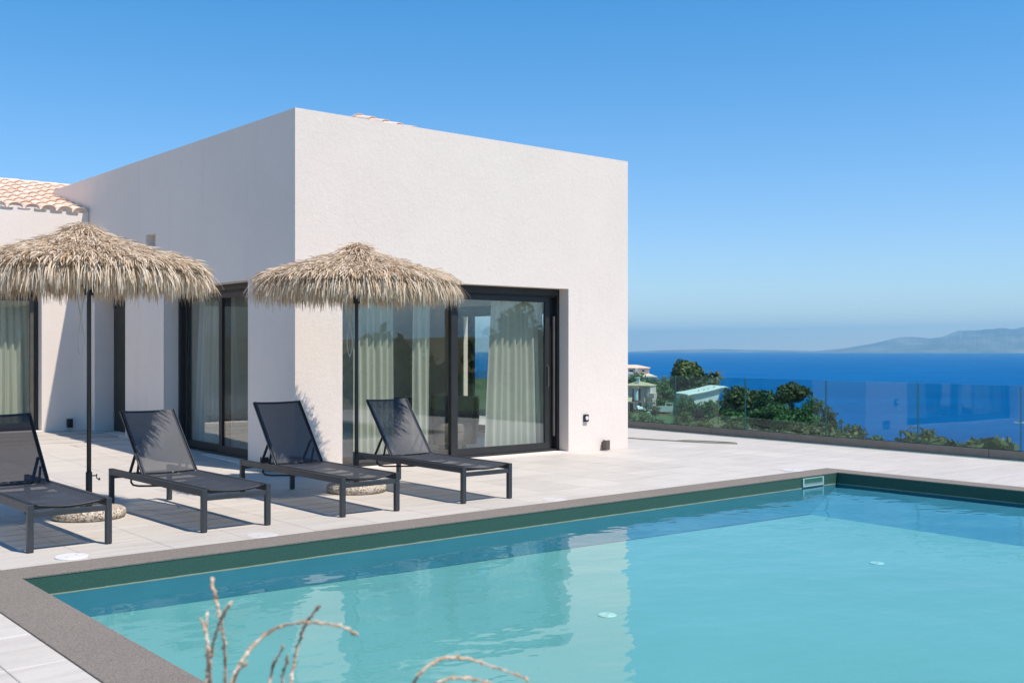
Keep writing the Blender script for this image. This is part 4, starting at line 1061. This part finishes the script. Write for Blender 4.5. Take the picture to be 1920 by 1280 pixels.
d = 204; sc = d / 2000; px0 = 1195; b = pb_(px0); x, y = polar(b, d)
vb_ = thing('pink_villa', (x, y, 0), 'pink villa with ochre roofs and white chimney beside the lawn', 'house', 'villas on the hillside', yaw_to(b) - R(14))
MB().box(U(1168), U(1208), 0, 5, Z(785), Z(724)).build('wall', VP, vb_)
MB().box(U(1208.2), U(1218), 0.8, 5.6, Z(785), Z(724)).build('side_wall', plain('sunlit_pink_wall', (0.84, 0.60, 0.48), 0.9, sc=1), vb_)  # sunlit face: the sunlight is put into a paler pink
r_ = MB(); hip(r_, U(1168), U(1217), 0.0, 5.2, Z(724) + .003, Z(715), 0.25); r_.build('roof', VY, vb_)
ch = MB(); ch.box(U(1192), U(1197), 0.8, 1.3, Z(722), Z(709)); ch.box(U(1191.5), U(1197.5), 0.75, 1.35, Z(709) + .002, Z(708)); ch.box(U(1193), U(1196), 0.9, 1.2, Z(708) + .002, Z(706.5)); ch.build('chimney', VWH, vb_, bevel=0.02)
MB().lathe([(0.42, Z(750)), (0.42, Z(728))], (U(1193), -0.25, 0), 16).build('round_bay', VWH, vb_, smooth=True)
MB().box(U(1187.5), U(1199), -0.9, 0.02, Z(727.8), Z(726)).build('bay_roof', VY, vb_)
for a, b2 in ((1186, 1188.2), (1198, 1201)): MB().box(U(a), U(b2), -0.05, -0.003, Z(750), Z(728)).build('recess_shade', DK, vb_)  # flat dark strips paint the shade of the recess behind the bay
pr_ = MB(); pr_.v = [(U(1160), -2.2, Z(752)), (U(1189), -2.2, Z(752)), (U(1186), -0.02, Z(741)), (U(1160), -0.02, Z(741))]; pr_.f = [(0, 1, 2, 3)]
po = pr_.build('lower_roof', VY, vb_); md = po.modifiers.new('thick', 'SOLIDIFY'); md.thickness = 0.18
MB().box(U(1160), U(1200), -2.0, -1.75, Z(754.5), Z(752.3)).build('beam', VP, vb_)
for p in (1176, 1192): MB().box(U(p), U(p) + 0.32, -2.05, -1.75, Z(785), Z(754.6)).build('column', VP, vb_)
for a, b2 in ((1181, 1188), (1197, 1203)): MB().box(U(a), U(b2), -0.05, -0.003, Z(776), Z(755)).build('doorway', DK, vb_)
bc = MB(); bc.box(U(1218.2), U(1227), 0.0, 2.4, Z(746), Z(737)); bc.build('balcony', VP, vb_, bevel=0.03)
MB().box(U(1211), U(1214), 0.74, 0.797, Z(744), Z(730)).build('window', VWH, vb_)
for k, p in enumerate((1207, 1212, 1217)):
    b = pb_(p); x, y = polar(b, 190); t = thing('garden_lounger', (x, y, tz(b, 190) + .1), ('leftmost', 'middle', 'rightmost')[k] + ' of three tiny white garden loungers before the pink villa', 'garden lounger', 'white loungers by the pink villa', yaw_to(b) + 0.6)
    MB().box(-0.3, 0.3, 0, 1.3, 0.3, 0.38).box(-0.3, -0.24, 0.05, 0.12, 0, 0.3).box(0.24, 0.3, 0.05, 0.12, 0, 0.3).box(-0.3, -0.24, 1.1, 1.17, 0, 0.3).box(0.24, 0.3, 1.1, 1.17, 0, 0.3).build('seat', VWH, t)
    MB().box(-0.3, 0.3, -0.03, 0.03, 0, 0.75, Matrix.Translation((0, 1.33, 0.33)) @ Matrix.Rotation(R(-35), 4, 'X')).build('backrest', VWH, t)
d = 205; b = pb_(1247); x, y = polar(b, d); sc = d / 2000; px0 = 1247
gw = thing('garden_wall', (x, y, 0), 'low pale garden wall with a white rail at the back of the lawn', 'wall', None, yaw_to(b))
MB().box(U(1230), U(1262), 0, 0.3, Z(772), Z(761)).build('wall', VW, gw)
wr = MB(); wr.box(U(1247), U(1262), 0.1, 0.2, Z(756.4), Z(755)); wr.box(U(1260.8), U(1262), 0.1, 0.2, Z(760.9), Z(756.5)); wr.box(U(1247), U(1248), 0.1, 0.2, Z(760.9), Z(756.5)); wr.build('rail', VWH, gw)
d = 212; sc = d / 2000; px0 = 1327; b = pb_(px0); x, y = polar(b, d)
cb = thing('curved_building', (x, y, 0), 'white building with a long curved roof rising to the right among trees', 'building', None, yaw_to(b) + R(33))
U = lambda p: (p - px0) * sc * 1.18
prof_ = [(1288, 738), (1296, 736), (1304, 735), (1316, 733), (1328, 730.5), (1340, 727.5), (1350, 725), (1358, 724), (1363, 725.5), (1356, 731), (1350, 738), (1346, 747), (1340, 765), (1290, 765)]
pm = MB(); n_ = len(prof_)
pm.v = [(U(a), 0, Z(c)) for a, c in prof_] + [(U(a) + 1.5, 7, Z(c)) for a, c in prof_]
pm.f = [tuple(range(n_)), tuple(n_ + k for k in reversed(range(n_)))] + [(k, n_ + k, n_ + (k + 1) % n_, (k + 1) % n_) for k in range(n_)]
CREAM = plain('cream_white_render', (0.80, 0.73, 0.60), 0.85, sc=1)
pm.build('wall', CREAM, cb, fix=True)
cs = MB(); top = prof_[:9]
for (a, c), (a2, c2) in zip(top, top[1:]): cs.v += [(U(a), -0.6, Z(c + 1.6)), (U(a2), -0.6, Z(c2 + 1.6)), (U(a2), -0.02, Z(c2)), (U(a), -0.02, Z(c))]; k = len(cs.v); cs.f.append((k - 4, k - 3, k - 2, k - 1))
co_ = cs.build('roof_edge', CREAM, cb); md = co_.modifiers.new('thick', 'SOLIDIFY'); md.thickness = 0.25
for a, c in ((1312, 733), (1322, 731), (1330, 729.5), (1341, 726)): MB().box(U(a), U(a) + 0.28, 0.3, 0.6, Z(c + 1), Z(c - 2.2)).build('chimney', VWH, cb)
# motor boat
x, y = polar(pb_(1912), 890)
bt_ = thing('motor_boat', (x, y, -60.0), 'white motor boat with a wake, far out at the right edge', 'boat', None, yaw_to(25) + R(80))
hm = MB(); sec = [(-4.6, 1.2, 1.0), (-2, 1.5, 1.05), (1.5, 1.4, 1.2), (3.6, 0.8, 1.45), (4.8, 0.06, 1.7)]
for (xx, hw, hh_) in sec: hm.v += [(hw, xx, hh_), (hw * 0.6, xx, -0.3), (-hw * 0.6, xx, -0.3), (-hw, xx, hh_)]
for k in range(4):
    for q in range(3): a = k * 4 + q; hm.f.append((a, a + 1, a + 5, a + 4))
    hm.f.append((k * 4 + 3, k * 4, k * 4 + 4, k * 4 + 7))
hm.f.append((0, 3, 2, 1)); hm.build('hull', VWH, bt_, fix=True)
MB().box(-0.9, 0.9, -2.0, 1.2, 1.08, 2.1).build('cabin', DK, bt_, bevel=0.15); MB().box(-1.0, 1.0, -2.2, 1.3, 2.11, 2.3).build('cabin_roof', VWH, bt_, bevel=0.05)
wk = MB(); wk.quad((-1.6, -5, 0.08), (1.6, -5, 0.08), (4.5, -26, 0.08), (-4.5, -26, 0.08)); wk.quad((-2.3, 3.5, 0.08), (2.3, 3.5, 0.08), (2.2, -4.9, 0.08), (-2.2, -4.9, 0.08)); wk.build('wake', plain('sea_foam', (0.55, 0.65, 0.70), 0.8, var=0.3, sc=0.4), bt_)

# ------------------------------------------------------------------ dry stalks close to the viewer
STALK = N('dry_seed_stalk'); v_ = STALK.coord()
cc = STALK.ramp(STALK.noise(STALK.scale(v_, (30, 30, 60)), 1.0, 3, 0.6), [(0.35, (0.36, 0.19, 0.11)), (0.5, (0.62, 0.43, 0.28)), (0.65, (0.78, 0.66, 0.53))])
STALKM = STALK.done(STALK.pbr(cc, 0.85, 0, 0.2))
def pt3(px, y, d):
    lat = (px - 960) / 2000 * d; return Vector((CA * lat + SA * d, -SA * lat + CA * d, HC - (y - 655) / 2000 * d))
def stalk(pts, d, label, seed, th=0.0034):
    g = np.random.default_rng(seed); P = [pt3(a, c, d + 0.03 * math.sin(k + seed)) for k, (a, c) in enumerate(pts)]
    base = P[0].copy(); dv = base - P[1]; g0 = Vector((base.x + dv.x * 0.5, base.y + dv.y * 0.5, -0.03)); low = [g0.lerp(base, k / 6) for k in range(6)]
    Q = []
    for i in range(len(P) - 1):
        p0, p1, p2, p3 = (P[max(0, min(len(P) - 1, j))] for j in (i - 1, i, i + 1, i + 2))
        for s_ in range(7):
            t = s_ / 7; Q.append(0.5 * (2 * p1 + (p2 - p0) * t + (2 * p0 - 5 * p1 + 4 * p2 - p3) * t * t + (3 * p1 - p0 - 3 * p2 + p3) * t ** 3))
    Q = low + Q
    Q.append(P[-1])
    t_ = thing('dry_stalk', tuple(g0), label, 'dry stalk', 'dry seed stalks at the bottom edge', world=True)
    n_ = len(Q); MB().tube(Q, [th * (0.75 - 0.45 * k / n_) for k in range(n_)], 6).build('stem', STALKM, t_, smooth=True)
    sm = MB()
    k = 10
    acc = 0.0
    for i in range(5, n_ - 1):
        a, b2 = Q[i], Q[i + 1]; L_ = (b2 - a).length; m_ = max(1, int(L_ / 0.0085))
        for q in range(m_):
            c = a.lerp(b2, (q + 0.5) / m_); dr = (b2 - a).normalized(); sc_ = 0.5 + 0.5 * g.uniform()
            o_ = Vector(g.normal(0, 1, 3)).normalized() * th * 0.55; e_ = c + dr * 0.009 * sc_ + o_ * 1.6
            sm.tube([c + o_ * 0.3, c.lerp(e_, 0.5) + o_ * 0.6, e_], [th * 0.3, th * 1.0 * sc_, th * 0.15], 5)
    stuff(sm.build('seed_head', STALKM, t_))
stalk([(382, 1300), (392, 1245), (404, 1190), (420, 1150), (432, 1133)], 1.62, 'upright dry stalk crossing another, tip at the right of the left tuft', 1)
stalk([(424, 1300), (422, 1230), (418, 1180), (410, 1145), (401, 1105), (396, 1085)], 1.66, 'tallest thin dry stalk of the left tuft', 2)
stalk([(398, 1300), (392, 1240), (388, 1195), (378, 1160)], 1.60, 'short dry stalk leaning left at the outer left of the tuft', 3)
stalk([(392, 1300), (388, 1215), (388, 1150)], 1.70, 'straight short dry stalk in the middle of the left tuft', 4)
stalk([(424, 1310), (446, 1250), (480, 1205), (520, 1175), (562, 1167), (605, 1168), (640, 1173), (665, 1188)], 1.60, 'long arching dry stalk curving to the right over the pool', 5)
stalk([(541, 1310), (551, 1245), (565, 1190), (580, 1160), (596, 1138)], 1.64, 'single dry stalk rising through the arching one', 6)
stalk([(500, 1300), (513, 1248), (531, 1212)], 1.68, 'short thin dry stalk between the left tuft and the single stalk', 7)
stalk([(526, 1300), (532, 1260), (540, 1232)], 1.62, 'very short pale dry stalk beside the single stalk', 8)
stalk([(432, 1300), (442, 1265), (460, 1243)], 1.58, 'short pale dry stalk at the right foot of the left tuft', 9)
stalk([(760, 1310), (785, 1265), (815, 1240), (845, 1231), (885, 1236), (930, 1251), (988, 1272)], 1.60, 'upper arching dry stalk at the bottom centre, drooping right', 10)
stalk([(770, 1320), (800, 1290), (840, 1272), (880, 1271), (920, 1280)], 1.63, 'lower arching dry stalk at the bottom centre, partly cut off', 11)
